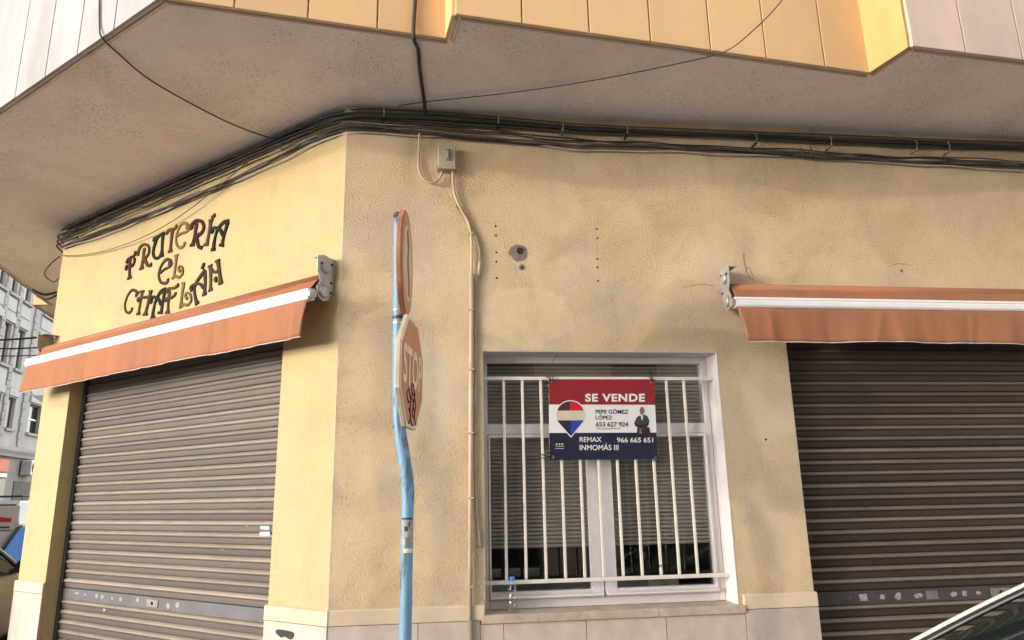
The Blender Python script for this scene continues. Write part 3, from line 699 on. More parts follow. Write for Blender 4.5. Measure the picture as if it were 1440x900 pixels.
letter('green', T1, [(34,[(1292,178),(1250,310),(1222,436)]),(22,[(1192,440),(1244,446)]),(28,[(1300,172),(1235,190),(1172,270),(1140,380),(1126,484)]),(24,[(1104,494),(1148,484)]),(26,[(1120,300),(1112,268),(1150,244),(1200,262),(1232,330)])])
letter('umber', T2, [(26,[(618,92),(646,78),(640,52),(602,42),(560,78),(524,145),(510,220),(530,290),(575,310),(608,292),(614,255)]),(20,[(528,192),(575,152),(635,122),(664,78)])])
letter('gold', T2, [(28,[(712,-8),(700,100),(682,232)]),(16,[(690,2),(734,-10)]),(20,[(662,254),(700,228),(742,242),(780,195),(776,132),(748,118),(734,148),(752,176)])])
letter('umber', T2, [(24,[(246,452),(268,428),(250,394),(208,388),(160,450),(130,550),(142,622),(176,640),(204,614),(210,580)]),(16,[(252,395),(296,412)])])
letter('olive', T2, [(28,[(328,398),(305,520),(282,648)]),(20,[(260,656),(304,650)]),(16,[(306,400),(350,396)]),(28,[(424,398),(396,520),(362,652)]),(20,[(338,662),(384,655)]),(16,[(404,402),(440,396)]),(24,[(290,508),(284,486),(330,470),(400,466)])])
letter('green', T2, [(34,[(580,385),(560,500),(538,636)]),(22,[(502,640),(552,640)]),(28,[(590,374),(530,410),(480,500),(455,600),(440,690)]),(24,[(424,702),(468,686)]),(26,[(432,528),(424,490),(460,462),(505,482),(540,548)])])
letter('brown', T2, [(30,[(632,395),(620,520),(612,632)]),(20,[(586,640),(634,635)]),(24,[(600,415),(625,372),(690,360),(736,322)]),(22,[(596,514),(598,484),(650,472),(692,442),(702,408)])])
letter('gold', T2, [(30,[(792,310),(775,420),(758,556)]),(16,[(768,312),(804,304)]),(20,[(744,580),(790,548),(838,552),(876,500),(862,432),(826,418),(812,455),(834,486)])])
letter('plum', T2, [(32,[(1028,172),(1034,300),(1024,426)]),(22,[(1002,442),(1050,420)]),(26,[(1034,162),(960,260),(915,350),(920,450),(938,532)]),(22,[(924,546),(962,522)]),(24,[(886,392),(876,356),(920,322),(975,316),(1018,360)]),(22,[(1026,80),(1000,150)])])
letter('olive', T2, [(30,[(1092,118),(1096,250),(1092,380)]),(20,[(1072,392),(1116,376)]),(18,[(1068,126),(1114,104)]),(30,[(1178,62),(1195,180),(1212,300)]),(20,[(1188,318),(1232,296)]),(18,[(1152,68),(1200,46)]),(22,[(1100,150),(1140,186),(1190,170)]),(20,[(1164,288),(1148,266),(1166,244)])])

# ================================================================== window grille, sale board, bottle
GY = .10
gt, gb = onY(830,532.5,GY).z, onY(830,815,GY).z
grl = thing('window_grille', Vector((1.25,GY,gb)), 'cream painted iron bars fixed across the window', 'grille')
MB().box(WX0-.02, WX1+.02, GY-.012, GY+.012, gt-.012, gt+.012).build('rail', M['grille'], grl, bevel=.003)
MB().box(WX0-.02, WX1+.02, GY-.012, GY+.012, gb-.012, gb+.012).build('rail', M['grille'], grl, bevel=.003)
xa, xb = onY(712.8,813,GY).x, onY(982,808,GY).x
for i in range(11):
    x = xa+(xb-xa)*i/10; j = random.uniform(-.003,.003)
    MB().add([(x+j-.009,GY-.0085,gb+.0125),(x+j+.009,GY-.0085,gb+.0125),(x+j+.009,GY+.0085,gb+.0125),(x+j-.009,GY+.0085,gb+.0125),
              (x-.009,GY-.0085,gt-.0125),(x+.009,GY-.0085,gt-.0125),(x+.009,GY+.0085,gt-.0125),(x-.009,GY+.0085,gt-.0125)],
             [(0,3,2,1),(4,5,6,7),(0,1,5,4),(1,2,6,5),(2,3,7,6),(3,0,4,7)]).build('bar', M['grille'], grl, bevel=.003)
BY = .078                                     # face of the sale board
def B(x, y, d=0.0): return onY(740+x/6, 510+y/6, BY-d)
TLc, TRc, BRc, BLc = B(190,140), B(1078,140), B(1108,815), B(196,820)
brd = thing('for_sale_board', (BLc+BRc)/2, 'red white and navy SE VENDE sale board tied to the window bars', 'sign')
def quadslab(name, pts, y0, y1, mat, parent):
    m = MB(); n = len(pts); m.add([(p.x,y0,p.z) for p in pts]+[(p.x,y1,p.z) for p in pts], [tuple(range(n)), tuple(range(2*n-1,n-1,-1))]+[(i,(i+1)%n,n+(i+1)%n,n+i) for i in range(n)])
    return m.build(name, mat, parent)
def lerp(a, b, t): return a+(b-a)*t
def BU(u, v): return lerp(lerp(TLc, TRc, u), lerp(BLc, BRc, u), v)
quadslab('board_sheet', [TLc, TRc, BRc, BLc], BY, BY+.005, M['banner_white'], brd)
quadslab('red_band', [BU(0,0), BU(1,0), BU(1,.325), BU(0,.318)], BY-.001, BY-.0002, M['banner_red'], brd)
quadslab('navy_band', [BU(0,.672), BU(1,.672), BU(1,1), BU(0,1)], BY-.001, BY-.0002, M['banner_navy'], brd)
def text_obj(body, box, mat, parent, bold=.0, name='lettering', place=None, spacing=1.0):
    cu = bpy.data.curves.new('t', 'FONT'); cu.body = body; cu.size = 1; cu.offset = bold; cu.space_character = spacing; cu.resolution_u = 4
    to = bpy.data.objects.new('t', cu); COL.objects.link(to); bpy.context.view_layer.update()
    me = bpy.data.meshes.new_from_object(to.evaluated_get(bpy.context.evaluated_depsgraph_get()))
    bpy.data.objects.remove(to); bpy.data.curves.remove(cu)
    xs = [v.co.x for v in me.vertices]; ys = [v.co.y for v in me.vertices]
    x0, x1, y0, y1 = min(xs), max(xs), min(ys), max(ys); X0, X1, Y0, Y1 = box
    org = ORG[parent.name]
    for v in me.vertices:
        u = (v.co.x-x0)/(x1-x0); w = (v.co.y-y0)/(y1-y0)
        p = place(X0+(X1-X0)*u, Y1+(Y0-Y1)*w); v.co = p-org
    me.materials.append(mat); o = bpy.data.objects.new(name, me); COL.objects.link(o); o.parent = parent; ORG[o.name] = org
    return o
def bp(x, y):
    p = B(x, y); return Vector((p.x, BY-.0022, p.z))
def btext(body, box, mat, bold, spacing=1.0): 
    o = text_obj(body, box, mat, brd, bold, 'lettering', bp, spacing); return o
btext('SE VENDE', (497,1000,262,330), M['banner_white'], .035, 1.12)
btext('PEPE GÓMEZ', (585,860,388,432), M['ink_navy'], .012)
btext('LÓPEZ', (585,725,438,480), M['ink_navy'], .012)
btext('653 627 924', (587,860,500,540), M['ink_navy'], .012)
btext('PEPE.GOMEZ@REMAX.ES', (590,795,551,566), M['ink_navy'], 0)
btext('REMAX', (450,635,627,669), M['banner_white'], .01)
btext('966 665 651', (765,1070,632,674), M['banner_white'], .01)
btext('INMOMÁS III', (450,778,682,739), M['banner_white'], .01)
def bpoly(name, pts, lay, mat): 
    return quadslab(name, [B(x, y) for x, y in pts], BY-.0012-.0008*lay, BY-.0004, mat, brd)
PCX, PCY, PR = 373, 443, 118
def pin(r, tip):
    pts = []
    for i in range(33):
        a = rad(-28+236*i/32); pts.append((PCX+r*math.cos(a), PCY-r*math.sin(a)))
    pts.append((PCX+4, tip)); return pts
bpoly('pin_outline', pin(PR+8, 634), 0, M['banner_white'])
full = pin(PR, 622)
def clip(pts, f):                              # keep f(p) >= 0
    out = []
    for i in range(len(pts)):
        p, q = pts[i], pts[(i+1) % len(pts)]; a, b = f(p), f(q)
        if a >= 0: out.append(p)
        if a*b < 0:
            t = a/(a-b); out.append((p[0]+(q[0]-p[0])*t, p[1]+(q[1]-p[1])*t))
    return out
top = clip(full, lambda p: 405-p[1]); mid = clip(clip(full, lambda p: p[1]-405), lambda p: 487-p[1]); bot = clip(full, lambda p: p[1]-487)
bpoly('pin_segment', clip(top, lambda p: 368-p[0]), 1, M['pin_brown']); bpoly('pin_segment', clip(top, lambda p: p[0]-368), 1, M['pin_red'])
bpoly('pin_segment', mid, 1, M['pin_cream'])
bpoly('pin_segment', clip(bot, lambda p: 376-p[0]), 1, M['pin_navy']); bpoly('pin_segment', clip(bot, lambda p: p[0]-376), 1, M['pin_blue'])
# printed figure of a man with folded arms
bpoly('printed_legs', [(936,550),(1040,545),(1048,603),(934,603)], 0, M['suit_dark'])
bpoly('printed_suit', [(955,448),(975,440),(1000,440),(1025,455),(1038,490),(1034,520),(1020,545),(985,560),(950,552),(920,535),(910,512),(922,485),(935,458)], 1, M['suit'])
bpoly('printed_head', [(956,398),(962,380),(976,372),(990,380),(997,398),(994,420),(984,438),(968,438),(959,422)], 1, M['skin'])
bpoly('printed_shirt', [(964,440),(980,438),(984,468),(976,490)], 2, M['banner_white'])
bpoly('printed_arms', [(918,505),(945,525),(1000,520),(1028,500),(1024,528),(985,548),(940,545),(918,530)], 2, M['suit_dark'])
bpoly('printed_hand', [(955,560),(972,556),(976,598),(952,600)], 2, M['skin'])
for i in range(3):
    cx = 256+24*i; bpoly('printed_mark', [(cx+9*math.cos(a*.7)*(.8 if a % 2 else 1), 688+9*math.sin(a*.7)) for a in range(9)], 0, M['sign_edge'])
bpoly('printed_mark', [(246,703),(318,703),(322,708),(242,708)], 0, M['sign_edge']); bpoly('printed_mark', [(244,722),(318,722),(318,727),(244,727)], 0, M['sign_edge'])
for x, y in ((207,158),(1055,160),(222,796),(1088,800)):
    p = B(x, y); MB().lathe([(.011,0),(.011,.002),(.006,.0025),(.0055,.0005)], (p.x,BY-.0012,p.z), (0,-1,0), 12).build('eyelet', M['alloy'], brd)
def wire(pts, r=.0028, name='tie', mat=None, parent=None, amp=0):
    q = spline(pts, 5); return MB().tube([(p.x+random.uniform(-amp,amp),p.y,p.z+random.uniform(-amp,amp)) for p in q], r, 6).build(name, mat or M['cable_black'], parent)
for (x, y), ends in (((207,158),[(150,160),(165,112),(195,118),(230,110)]),((1055,160),[(1095,150),(1070,120),(1045,70),(1040,120)]),((222,796),[(130,803),(105,765),(190,768),(150,740)]),((1088,800),[(1075,835),(1105,790),(1075,780)])):
    c = B(x, y)
    for ex, ey in ends:
        e = B(ex, ey); wire([(c.x,BY-.006,c.z),((c.x+e.x)/2,BY-.016,(c.z+e.z)/2+random.uniform(-.008,.008)),(e.x,BY+.004,e.z)], .0032, parent=brd)
    wire([(c.x-.008,BY-.004,c.z+.004),(c.x,BY+.04,c.z+.014),(c.x+.012,BY+.012,c.z)], .003, parent=brd)
c = onY(931,794,GY); lt = thing('loose_tie', c, 'short black cable tie left round a window bar', 'cable tie')
wire([(c.x-.02,GY-.012,c.z-.006),(c.x,GY-.0125,c.z+.002),(c.x+.022,GY-.010,c.z+.014),(c.x+.012,GY+.012,c.z+.004),(c.x-.014,GY+.012,c.z),(c.x-.02,GY-.012,c.z-.006)], .0028, 'strap', parent=lt)
wire([(c.x-.018,GY-.013,c.z-.004),(c.x-.026,GY-.016,c.z-.016)], .0025, 'tail', parent=lt)
c = onY(780,507,.03); lw = thing('loose_wire', c, 'thin bent wire hanging from the window lintel', 'wire')
wire([onY(784,500,.06),onY(779,505,.05),onY(776,511,.05)], .0018, 'strand', parent=lw)
# bottle
bb = onY(721,859.5,.055); bb.z = WZ0+.007
bt = thing('water_bottle', bb, 'small clear plastic water bottle with blue cap on the window sill', 'bottle')
MB().lathe([(.026,0),(.031,.004),(.032,.02),(.030,.03),(.0325,.04),(.0325,.06),(.030,.07),(.0325,.08),(.032,.10),(.028,.112),(.031,.125),(.030,.145),(.024,.165),(.014,.182),(.0125,.195)], bb, (0,0,1), 20).build('body', M['plastic_clear'], bt, smooth=True)
MB().lathe([(.0155,.186),(.0165,.188),(.0165,.207),(.014,.211)], bb, (0,0,1), 18).build('cap', M['blue_cap'], bt, autosm=40)

# ================================================================== cables along the top of both walls
def PU(u, o, z):                               # u < 0 along the chamfer wall, u > 0 along the right-hand wall
    r = .16
    def raw(u):
        return (PL(-u, o, z) if u < 0 else PW(CX+u, o, z))
    if abs(u) >= r: return raw(u)
    a, b = raw(-r), raw(r); c = Vector((CX, 0, z)) + (LN+Vector((0,-1,0))).normalized()*o/math.cos((math.pi-(math.pi-A))/2)
    t = (u+r)/(2*r); return a*(1-t)**2 + c*2*t*(1-t) + b*t*t
def cable(name, mat, r, keys, o, label, cat, group=None, amp=.006, seed=0, parent=None, u0=-4.0, u1=9.4, n=110, tail=None):
    rr = random.Random(seed); ph = [rr.uniform(0, 6.3) for _ in range(4)]
    def zz(u):
        for (a, za), (b, zb_) in zip(keys[:-1], keys[1:]):
            if a <= u <= b:
                t = (u-a)/(b-a); return za+(zb_-za)*t
        return keys[0][1] if u < keys[0][0] else keys[-1][1]
    pts = []
    for i in range(n+1):
        u = u0+(u1-u0)*i/n
        z = zz(u)+amp*(math.sin(u*2.3+ph[0])+.5*math.sin(u*5.1+ph[1])+.35*math.sin(u*11.3+ph[3])); oo = o+.4*amp*math.sin(u*3.7+ph[2])
        p = PU(u, oo, min(z, ZS-.012-r)); pts.append(tuple(p))
    if tail: pts = tail+pts
    m = MB().tube(pts, r, 7)
    ob = m.build(name, mat, parent, smooth=True); return ob
cb1 = thing('cable_bundle', PU(.5,.05,4.2), 'thick dark bundle of cables running tight under the overhang', 'cables')
cb2 = thing('cable_bundle', PU(.5,.05,4.1), 'lower sagging bundle of thin cables below the thick dark one', 'cables')
ku = lambda px, py: (onY(px, py, -.04).x-CX, onY(px, py, -.04).z)
kl = lambda px, py: (-onL(px, py, .04)[0], onL(px, py, .04)[1])
top_k = [kl(90,322),kl(300,231),kl(430,177),ku(500,158),ku(640,165),ku(813,180),ku(947,186),ku(1137,194),ku(1440,206)]
mid_k = [kl(90,330),kl(300,239),kl(430,184),ku(500,164),ku(640,171),ku(813,183),ku(947,188),ku(1137,197),ku(1440,209)]
low_k = [kl(88,347),kl(200,306),kl(330,252),kl(430,202),ku(500,180),ku(640,190),ku(813,206),ku(947,208),ku(1137,218),ku(1250,226),ku(1440,235)]
cr_k = [kl(90,338),kl(300,249),kl(430,193),ku(500,174),ku(640,180),ku(813,199),ku(947,208),ku(1137,214),ku(1250,222),ku(1440,231)]
for i, (mt, r, k, o, dz) in enumerate((('cable_black',.012,top_k,.03,0),('cable_black',.010,mid_k,.028,0),('cable_brown',.008,mid_k,.048,.008),('cable_black',.009,top_k,.052,-.01),
                                      ('cable_brown',.007,mid_k,.036,-.010),('cable_black',.007,top_k,.018,.010),('cable_black',.006,mid_k,.055,.0))):
    cable('cable', M[mt], r, [(a, b+dz) for a, b in k], o, None, None, amp=.006, seed=i, parent=cb1, n=170)
for i, (mt, r, dz, o) in enumerate((('cable_grey',.0055,.034,.016),('cable_grey',.005,.022,.012),('cable_brown',.005,.044,.020))):
    cable('cable', M[mt], r, [(a, b+dz) for a, b in top_k], o, None, None, amp=.002, seed=20+i, parent=cb1)
for i, (mt, r, k, o, dz) in enumerate((('cable_black',.008,low_k,.03,0),('cable_brown',.007,low_k,.042,.010),('cable_brown',.006,cr_k,.046,0),('cable_black',.006,low_k,.028,.015),('cable_brown',.0055,cr_k,.034,.008),
                                      ('cable_grey',.005,low_k,.038,.018),('cable_pale',.006,low_k,.022,-.014),('cable_black',.005,cr_k,.05,.014))):
    cable('cable', M[mt], r, [(a, b+dz) for a, b in k], o, None, None, amp=.010, seed=40+i, parent=cb2, n=170)
for px, py in ((540,160),(700,170),(790,178),(880,184),(1060,196),(1165,200),(1285,205),(1330,208)):
    P = onY(px, py, -.05); MB().box(P.x-.006, P.x+.006, -.085, -.002, P.z-.05, P.z-.04).build('cable_clip', M['cable_grey'] if px % 20 else M['cable_black'], cb1)
    MB().tube([(P.x,-.08,P.z+.04),(P.x+.004,-.088,P.z),(P.x,-.08,P.z-.045)], .004, 6).build('cable_clip', M['cable_grey'], cb1)
for px, py in ((541,182),(750,197),(1137,214),(1325,223),(1125,216)):
    P = onY(px, py, -.04); MB().tube([(P.x,-.07,P.z+.035),(P.x+.006,-.075,P.z),(P.x-.002,-.06,P.z-.04)], .005, 6).build('cable_clip', M['cable_brown'], cb2)
for px, py in ((140,308),(205,281),(268,258),(300,240),(352,222),(400,203)):
    s_, z_ = onL(px, py, .05); MB(PL).tube([(s_,.085,z_+.06),(s_-.005,.09,z_),(s_,.075,z_-.06)], .005, 6).build('cable_clip', M['cable_black'], cb1)
def lone(name, label, pts, r, mat, k=6):
    q = spline(pts, k); t = MB().tube([tuple(p) for p in q], r, 7).build(name, M[mat], None, smooth=True, org=Vector(q[0])); return tag(t, label, 'cable')
zs = ZS-.012
pL = lambda px, py, o: PL(onL(px, py, o)[0], o, onL(px, py, o)[1])
def fas(px, py, p, q, off=.031):              # on a fascia plane
    d = (q-p).normalized(); nn = Vector((d.y,-d.x,0)); r = ray(px, py)
    if nn.dot(CAM-p) < 0: nn = -nn
    return CAM + r*(nn.dot(p+nn*off-CAM)/nn.dot(r))
lone('hanging_cable', 'thin dark cable sagging from the white panels to the chamfer wall', [fas(141,-60,K0,K1), fas(140,0,K0,K1), fas(140,35,K0,K1), fas(143,52,K0,K1,.033), onZ(165,74,ZS-.02), onZ(215,115,ZS-.05), onZ(300,162,ZS-.06), onZ(350,184,ZS-.05), pL(385,195,.05)], .0055, 'cable_brown')
lone('hanging_cable', 'thick black cable crossing the soffit above the junction box', [fas(588,-80,K0,b0b,.04), fas(584,0,K0,b0b,.04), fas(582,30,K0,b0b,.04), fas(582,55,K0,b0b,.04), onZ(588,70,ZS-.02), onZ(590,95,ZS-.016), onZ(594,125,ZS-.02), onZ(596,138,ZS-.02), onY(598,160,-.07)], .0125, 'cable_black')
lone('overhead_wire', 'long thin wire rising from the cable bundle to the upper right', [onZ(560,149,ZS-.03), onZ(600,143,ZS-.03), onZ(720,130,ZS-.03), onZ(840,112,ZS-.03), onZ(960,88,ZS-.03), onZ(1020,72,ZS-.03), onY(1060,42,-1.25), onY(1100,0,-1.35), onY(1150,-70,-1.5)], .0038, 'cable_brown')
lone('hanging_wire', 'thin wire drooping across the chamfer wall above the shop letters', [pL(345,230,.07), pL(300,268,.06), pL(250,306,.05), pL(200,334,.04), pL(150,352,.03), pL(110,359,.03), pL(86,359,.03)], .0038, 'cable_brown')
# cable loops at the far end of the chamfer wall and along the left street soffit
cl = thing('cable_bundle', PS(.3,.05,4.1), 'cables turning the far corner under the left overhang', 'cables')
for i in range(3):
    z0 = 4.25-.05*i; end = PS(2.5,.06+.01*i,z0)
    q = spline([pL(110,322+6*i,.05), PL(LLEN+.02,.05,z0), PS(.10,.05,z0-.03), PS(.8,.06+.02*i,z0), end, PS(6,.06,4.2)], 6)
    MB().tube([tuple(p) for p in q], .010-.001*i, 6).build('cable', M['cable_black' if i % 2 == 0 else 'cable_brown'], cl, smooth=True)
q = spline([PS(.05,.04,4.05), PS(.02,.10,3.96), PS(.06,.16,3.86), PS(.12,.10,3.80), PS(.1,.03,3.84)], 6)
MB().tube([tuple(p) for p in q], .006, 6).build('cable_loop', M['cable_black'], cl, smooth=True)
for i, (a, b) in enumerate((((45,407),(80,411)),((52,416),(80,415)))):
    p, q_ = onZ(*a, ZS-.05), onZ(*b, ZS-.05); MB().tube([tuple(x) for x in spline([p, (p+q_)/2+Vector((0,0,-.05)), q_], 6)], .014, 6).build('cable', M['cable_black'], cl, smooth=True)

# ================================================================== junction box and conduits
j0, j1 = onY(616,204,-.06), onY(641,236,-.06)
jb = thing('junction_box', Vector(((j0.x+j1.x)/2,0,j1.z)), 'grey plastic junction box under the cable bundle', 'junction box')
MB().box(j0.x, j1.x, -.062, -.002, j1.z, j0.z).build('case', M['box_plastic'], jb, bevel=.006)
xm, zm = (j0.x+j1.x)/2+.004, (j0.z+j1.z)/2+.012
MB().box(xm-.017, xm+.017, -.074, -.0625, zm-.045, zm+.045).build('latch_plate', M['conduit_dark'], jb, bevel=.006)
MB().box(xm-.008, xm+.008, -.084, -.0745, zm-.025, zm+.025).build('latch', M['box_plastic'], jb, bevel=.004)
MB().box(j0.x-.006, j1.x+.006, -.068, -.003, j1.z-.012, j1.z-.0005).build('lid_lip', M['box_plastic'], jb, bevel=.003)
def pipe(name, label, pts, r, mat, cat='conduit', k=6):
    q = spline([onY(x, y, -o) for x, y, o in pts], k); o = MB().tube([tuple(p) for p in q], r, 10).build(name, M[mat], None, smooth=True, org=Vector(q[-1])); return tag(o, label, cat)
pipe('wall_cable', 'pale cable looping from the bundle down into the junction box', [(590,188,.04),(589,215,.02),(589,238,.02),(596,252,.025),(609,257,.03),(619,249,.03),(622,238,.03)], .0075, 'conduit')
cdt = thing('wall_conduit', Vector((onY(661,880).x,0,.6)), 'cream conduit pipe running from the junction box to the ground', 'conduit')
q = spline([onY(x, y, -o) for x, y, o in ((636.5,238,.03),(637,255,.024),(640,275,.022),(648,294,.022),(658,312,.022),(662.5,330,.022),(663,352,.022),(663,386,.022))], 6)
MB().tube([tuple(p) for p in q], .0085, 10).build('cable', M['conduit'], cdt, smooth=True)
p0, p1 = onY(663,384,-.022), onY(661,872,-.022)
MB().tube([(p0.x,-.022,p0.z),((p0.x+p1.x)/2,-.022,(p0.z+p1.z)/2),(p1.x,-.026,p1.z)], .0145, 12).build('pipe', M['conduit'], cdt, smooth=True)
MB().tube([(p1.x,-.036,p1.z),(p1.x,-.036,.01)], .016, 12).build('lower_pipe', M['conduit_dark'], cdt, smooth=True)
for px, py in ((663,436),(663,520),(662,609),(662,700),(661,825)):
    P = onY(px, py, -.02); MB().box(P.x-.021, P.x+.021, -.040, -.003, P.z-.006, P.z+.006).build('saddle_clip', M['conduit'], cdt, bevel=.002)
MB().tube([tuple(onY(661.5,328,-.02)-Vector((.02,0,0))), tuple(onY(661.5,328,-.02)+Vector((.02,0,0)))], .012, 8).build('saddle_clip', M['conduit'], cdt)
pipe('wall_conduit', 'dark olive flexible conduit bending beside the cream pipe', [(641,290,.012),(652,305,.014),(666,325,.014),(674,348,.014),(675,370,.014),(671,392,.014),(669.5,420,.013),(669.5,500,.013),(669,600,.013),(669.5,680,.013),(672,730,.012),(676,770,.010)], .0105, 'conduit_dark')
MB_ = MB().tube([tuple(onY(675,374,-.014)+Vector((0,0,.03))), tuple(onY(673,388,-.014))], .013, 10).build('conduit_sleeve', M['conduit'], None, smooth=True, org=onY(673,388,-.014)); tag(MB_, 'short pale sleeve on the dark flexible conduit', 'conduit sleeve')

# ================================================================== traffic sign post
PY = -.9
post = thing('sign_post', Vector((-.051,PY,0)), 'bent light blue post carrying a faded round sign and a faded STOP sign', 'sign post')
pp = [(-.051,PY,0), (-.0505,PY,.9), (-.049,PY,1.45), tuple(onY(573.5,690,PY)), tuple(onY(569,650,PY)), tuple(onY(562.5,605,PY)), tuple(onY(560,560,PY)), tuple(onY(560.5,450,PY)), tuple(onY(561.5,302,PY))]
q = spline(pp, 6)
rr_ = [.031*(1 if not (1.6 < p.z < 1.9) else 1.06) for p in q]
MB().tube([tuple(p) for p in q], rr_, 20).build('pole', M['post_blue'], post, smooth=True)
tp = q[-1]; MB().lathe([(.033,-.02),(.034,0),(.028,.008)], (tp.x,tp.y,tp.z), (0,0,1), 18).build('pole_cap', M['black_metal'], post, smooth=True)
def signframe(px, py, phi, xoff=0, tilt=0.0):
    c = onY(px, py, PY); c.x += xoff
    t = Vector((math.sin(phi), math.cos(phi), 0)); nn = Vector((math.cos(phi), -math.sin(phi), 0))
    upv = (Vector((0,0,1))+t*tilt).normalized()
    def F(a, o, b): return c+t*a+nn*o+upv*b
    return F
F1 = signframe(571.5,371,rad(5.2),-.010,.012)
n = 40; R1 = .298
def disc(F, r, o0, o1, name, mat, parent, bevel=0, sx=1): 
    pts = [(r*math.cos(2*math.pi*i/n), r*math.sin(2*math.pi*i/n)) for i in range(n)]
    return flat(F, pts, o0, o1).build(name, mat, parent, bevel=bevel)
rs = disc(F1, R1, -.014, .014, 'round_sign', M['sign_rim'], post, .004); tag(rs, 'faded round sign seen edge on')
disc(F1, R1-.012, .0145, .017, 'sign_face', M['sign_red'], rs)
disc(F1, R1*.72, .0172, .019, 'sign_centre', M['sign_pale'], rs)
ar = [(-.10,.15),(-.02,.20),(.05,.12),(.03,.02),(.08,-.06),(.10,-.17),(.03,-.18),(.01,-.08),(-.05,.0),(-.03,.08)]
flat(F1, ar, .0192, .0205).build('faded_symbol', M['mortar'], rs)
F2 = signframe(575.5,524.5,rad(11.0),.0,.03)
def octo(r): return [(r*math.cos(rad(22.5+45*i)), r*math.sin(rad(22.5+45*i))) for i in range(8)]
R2 = .322
ss = flat(F2, octo(R2), -.010, .016).build('stop_sign', M['sign_edge'], post, bevel=.004); tag(ss, 'faded orange red octagonal STOP sign')
flat(F2, octo(R2-.004), .0162, .0178).build('white_border', M['sign_white'], ss)
flat(F2, octo(R2-.026), .018, .0195).build('sign_face', M['sign_red'], ss)
text_obj('STOP', (-.245,.245,.125,-.085), M['sign_letter'], ss, .03, 'lettering', lambda x, y: F2(x, .0215, y), 1.05)
ss_l = bpy.data.objects[ss.name]
for pts in ([(-.02,-.06),(.02,-.07),(.03,-.11),(-.01,-.12),(-.03,-.09),(-.02,-.06)],[(-.11,-.10),(-.15,-.14),(-.10,-.17),(-.05,-.15),(-.11,-.10)],[(-.04,-.13),(-.06,-.2),(-.03,-.27),(.03,-.28)],[(.04,-.12),(.08,-.17),(.05,-.22),(.09,-.27)],[(-.10,-.2),(-.04,-.24),(-.09,-.28)],[(-.02,-.14),(.02,-.16),(.0,-.22),(.05,-.24)],[(.06,-.10),(.02,-.18),(.07,-.2)]):
    q = spline([(a, b, 0) for a, b in pts], 5); MB(F2).tube([(p.x,.0205,p.y) for p in q], .0042, 5).build('graffiti_line', M['marker'], ss)
for px, py in ((561,447),(561,455),(560.5,437)):
    P = onY(px, py, PY); P.x = P.x+.003; MB().lathe([(.0345,-.008),(.037,-.006),(.037,.006),(.0345,.008)], (P.x-.002,PY,P.z), (0,0,1), 16).build('clamp', M['alloy'] if py != 447 else M['black_metal'], post)
for px, py in ((553.5,432),(553.5,462),(553,600),(554,318),(554,310)):
    P = onY(px, py, PY); MB().lathe([(.008,0),(.008,.012),(.005,.015)], (P.x+.012,PY,P.z), (-1,0,0), 8).build('bolt', M['black_metal'], post)
def wrap(z0, z1, a0, a1, mat, name='sticker'):
    def cxx(z):
        for a, b in zip(pp[:-1], pp[1:]):
            if a[2] <= z <= b[2]: return a[0]+(b[0]-a[0])*(z-a[2])/(b[2]-a[2])
        return pp[0][0]
    m = MB(); rows = []
    for z in (z0, z1):
        rows.append([(cxx(z)+.0322*math.sin(a0+(a1-a0)*i/8), PY-.0322*math.cos(a0+(a1-a0)*i/8), z) for i in range(9)])
    m.grid(rows); o = m.build(name, mat, post, fix=False); return o
zz = lambda py: onY(570, py, PY).z
wrap(zz(755), zz(731), -1.0, 1.0, M['paper']); wrap(zz(730.5), zz(728), -1.0, 1.0, M['marker']); wrap(zz(766), zz(757), -.9, 1.1, M['plate']); wrap(zz(777), zz(771), -.5, 1.1, M['sign_white'])
wrap(zz(747), zz(740), -.5, .1, M['marker']); wrap(zz(741), zz(734), .2, .45, M['marker'])

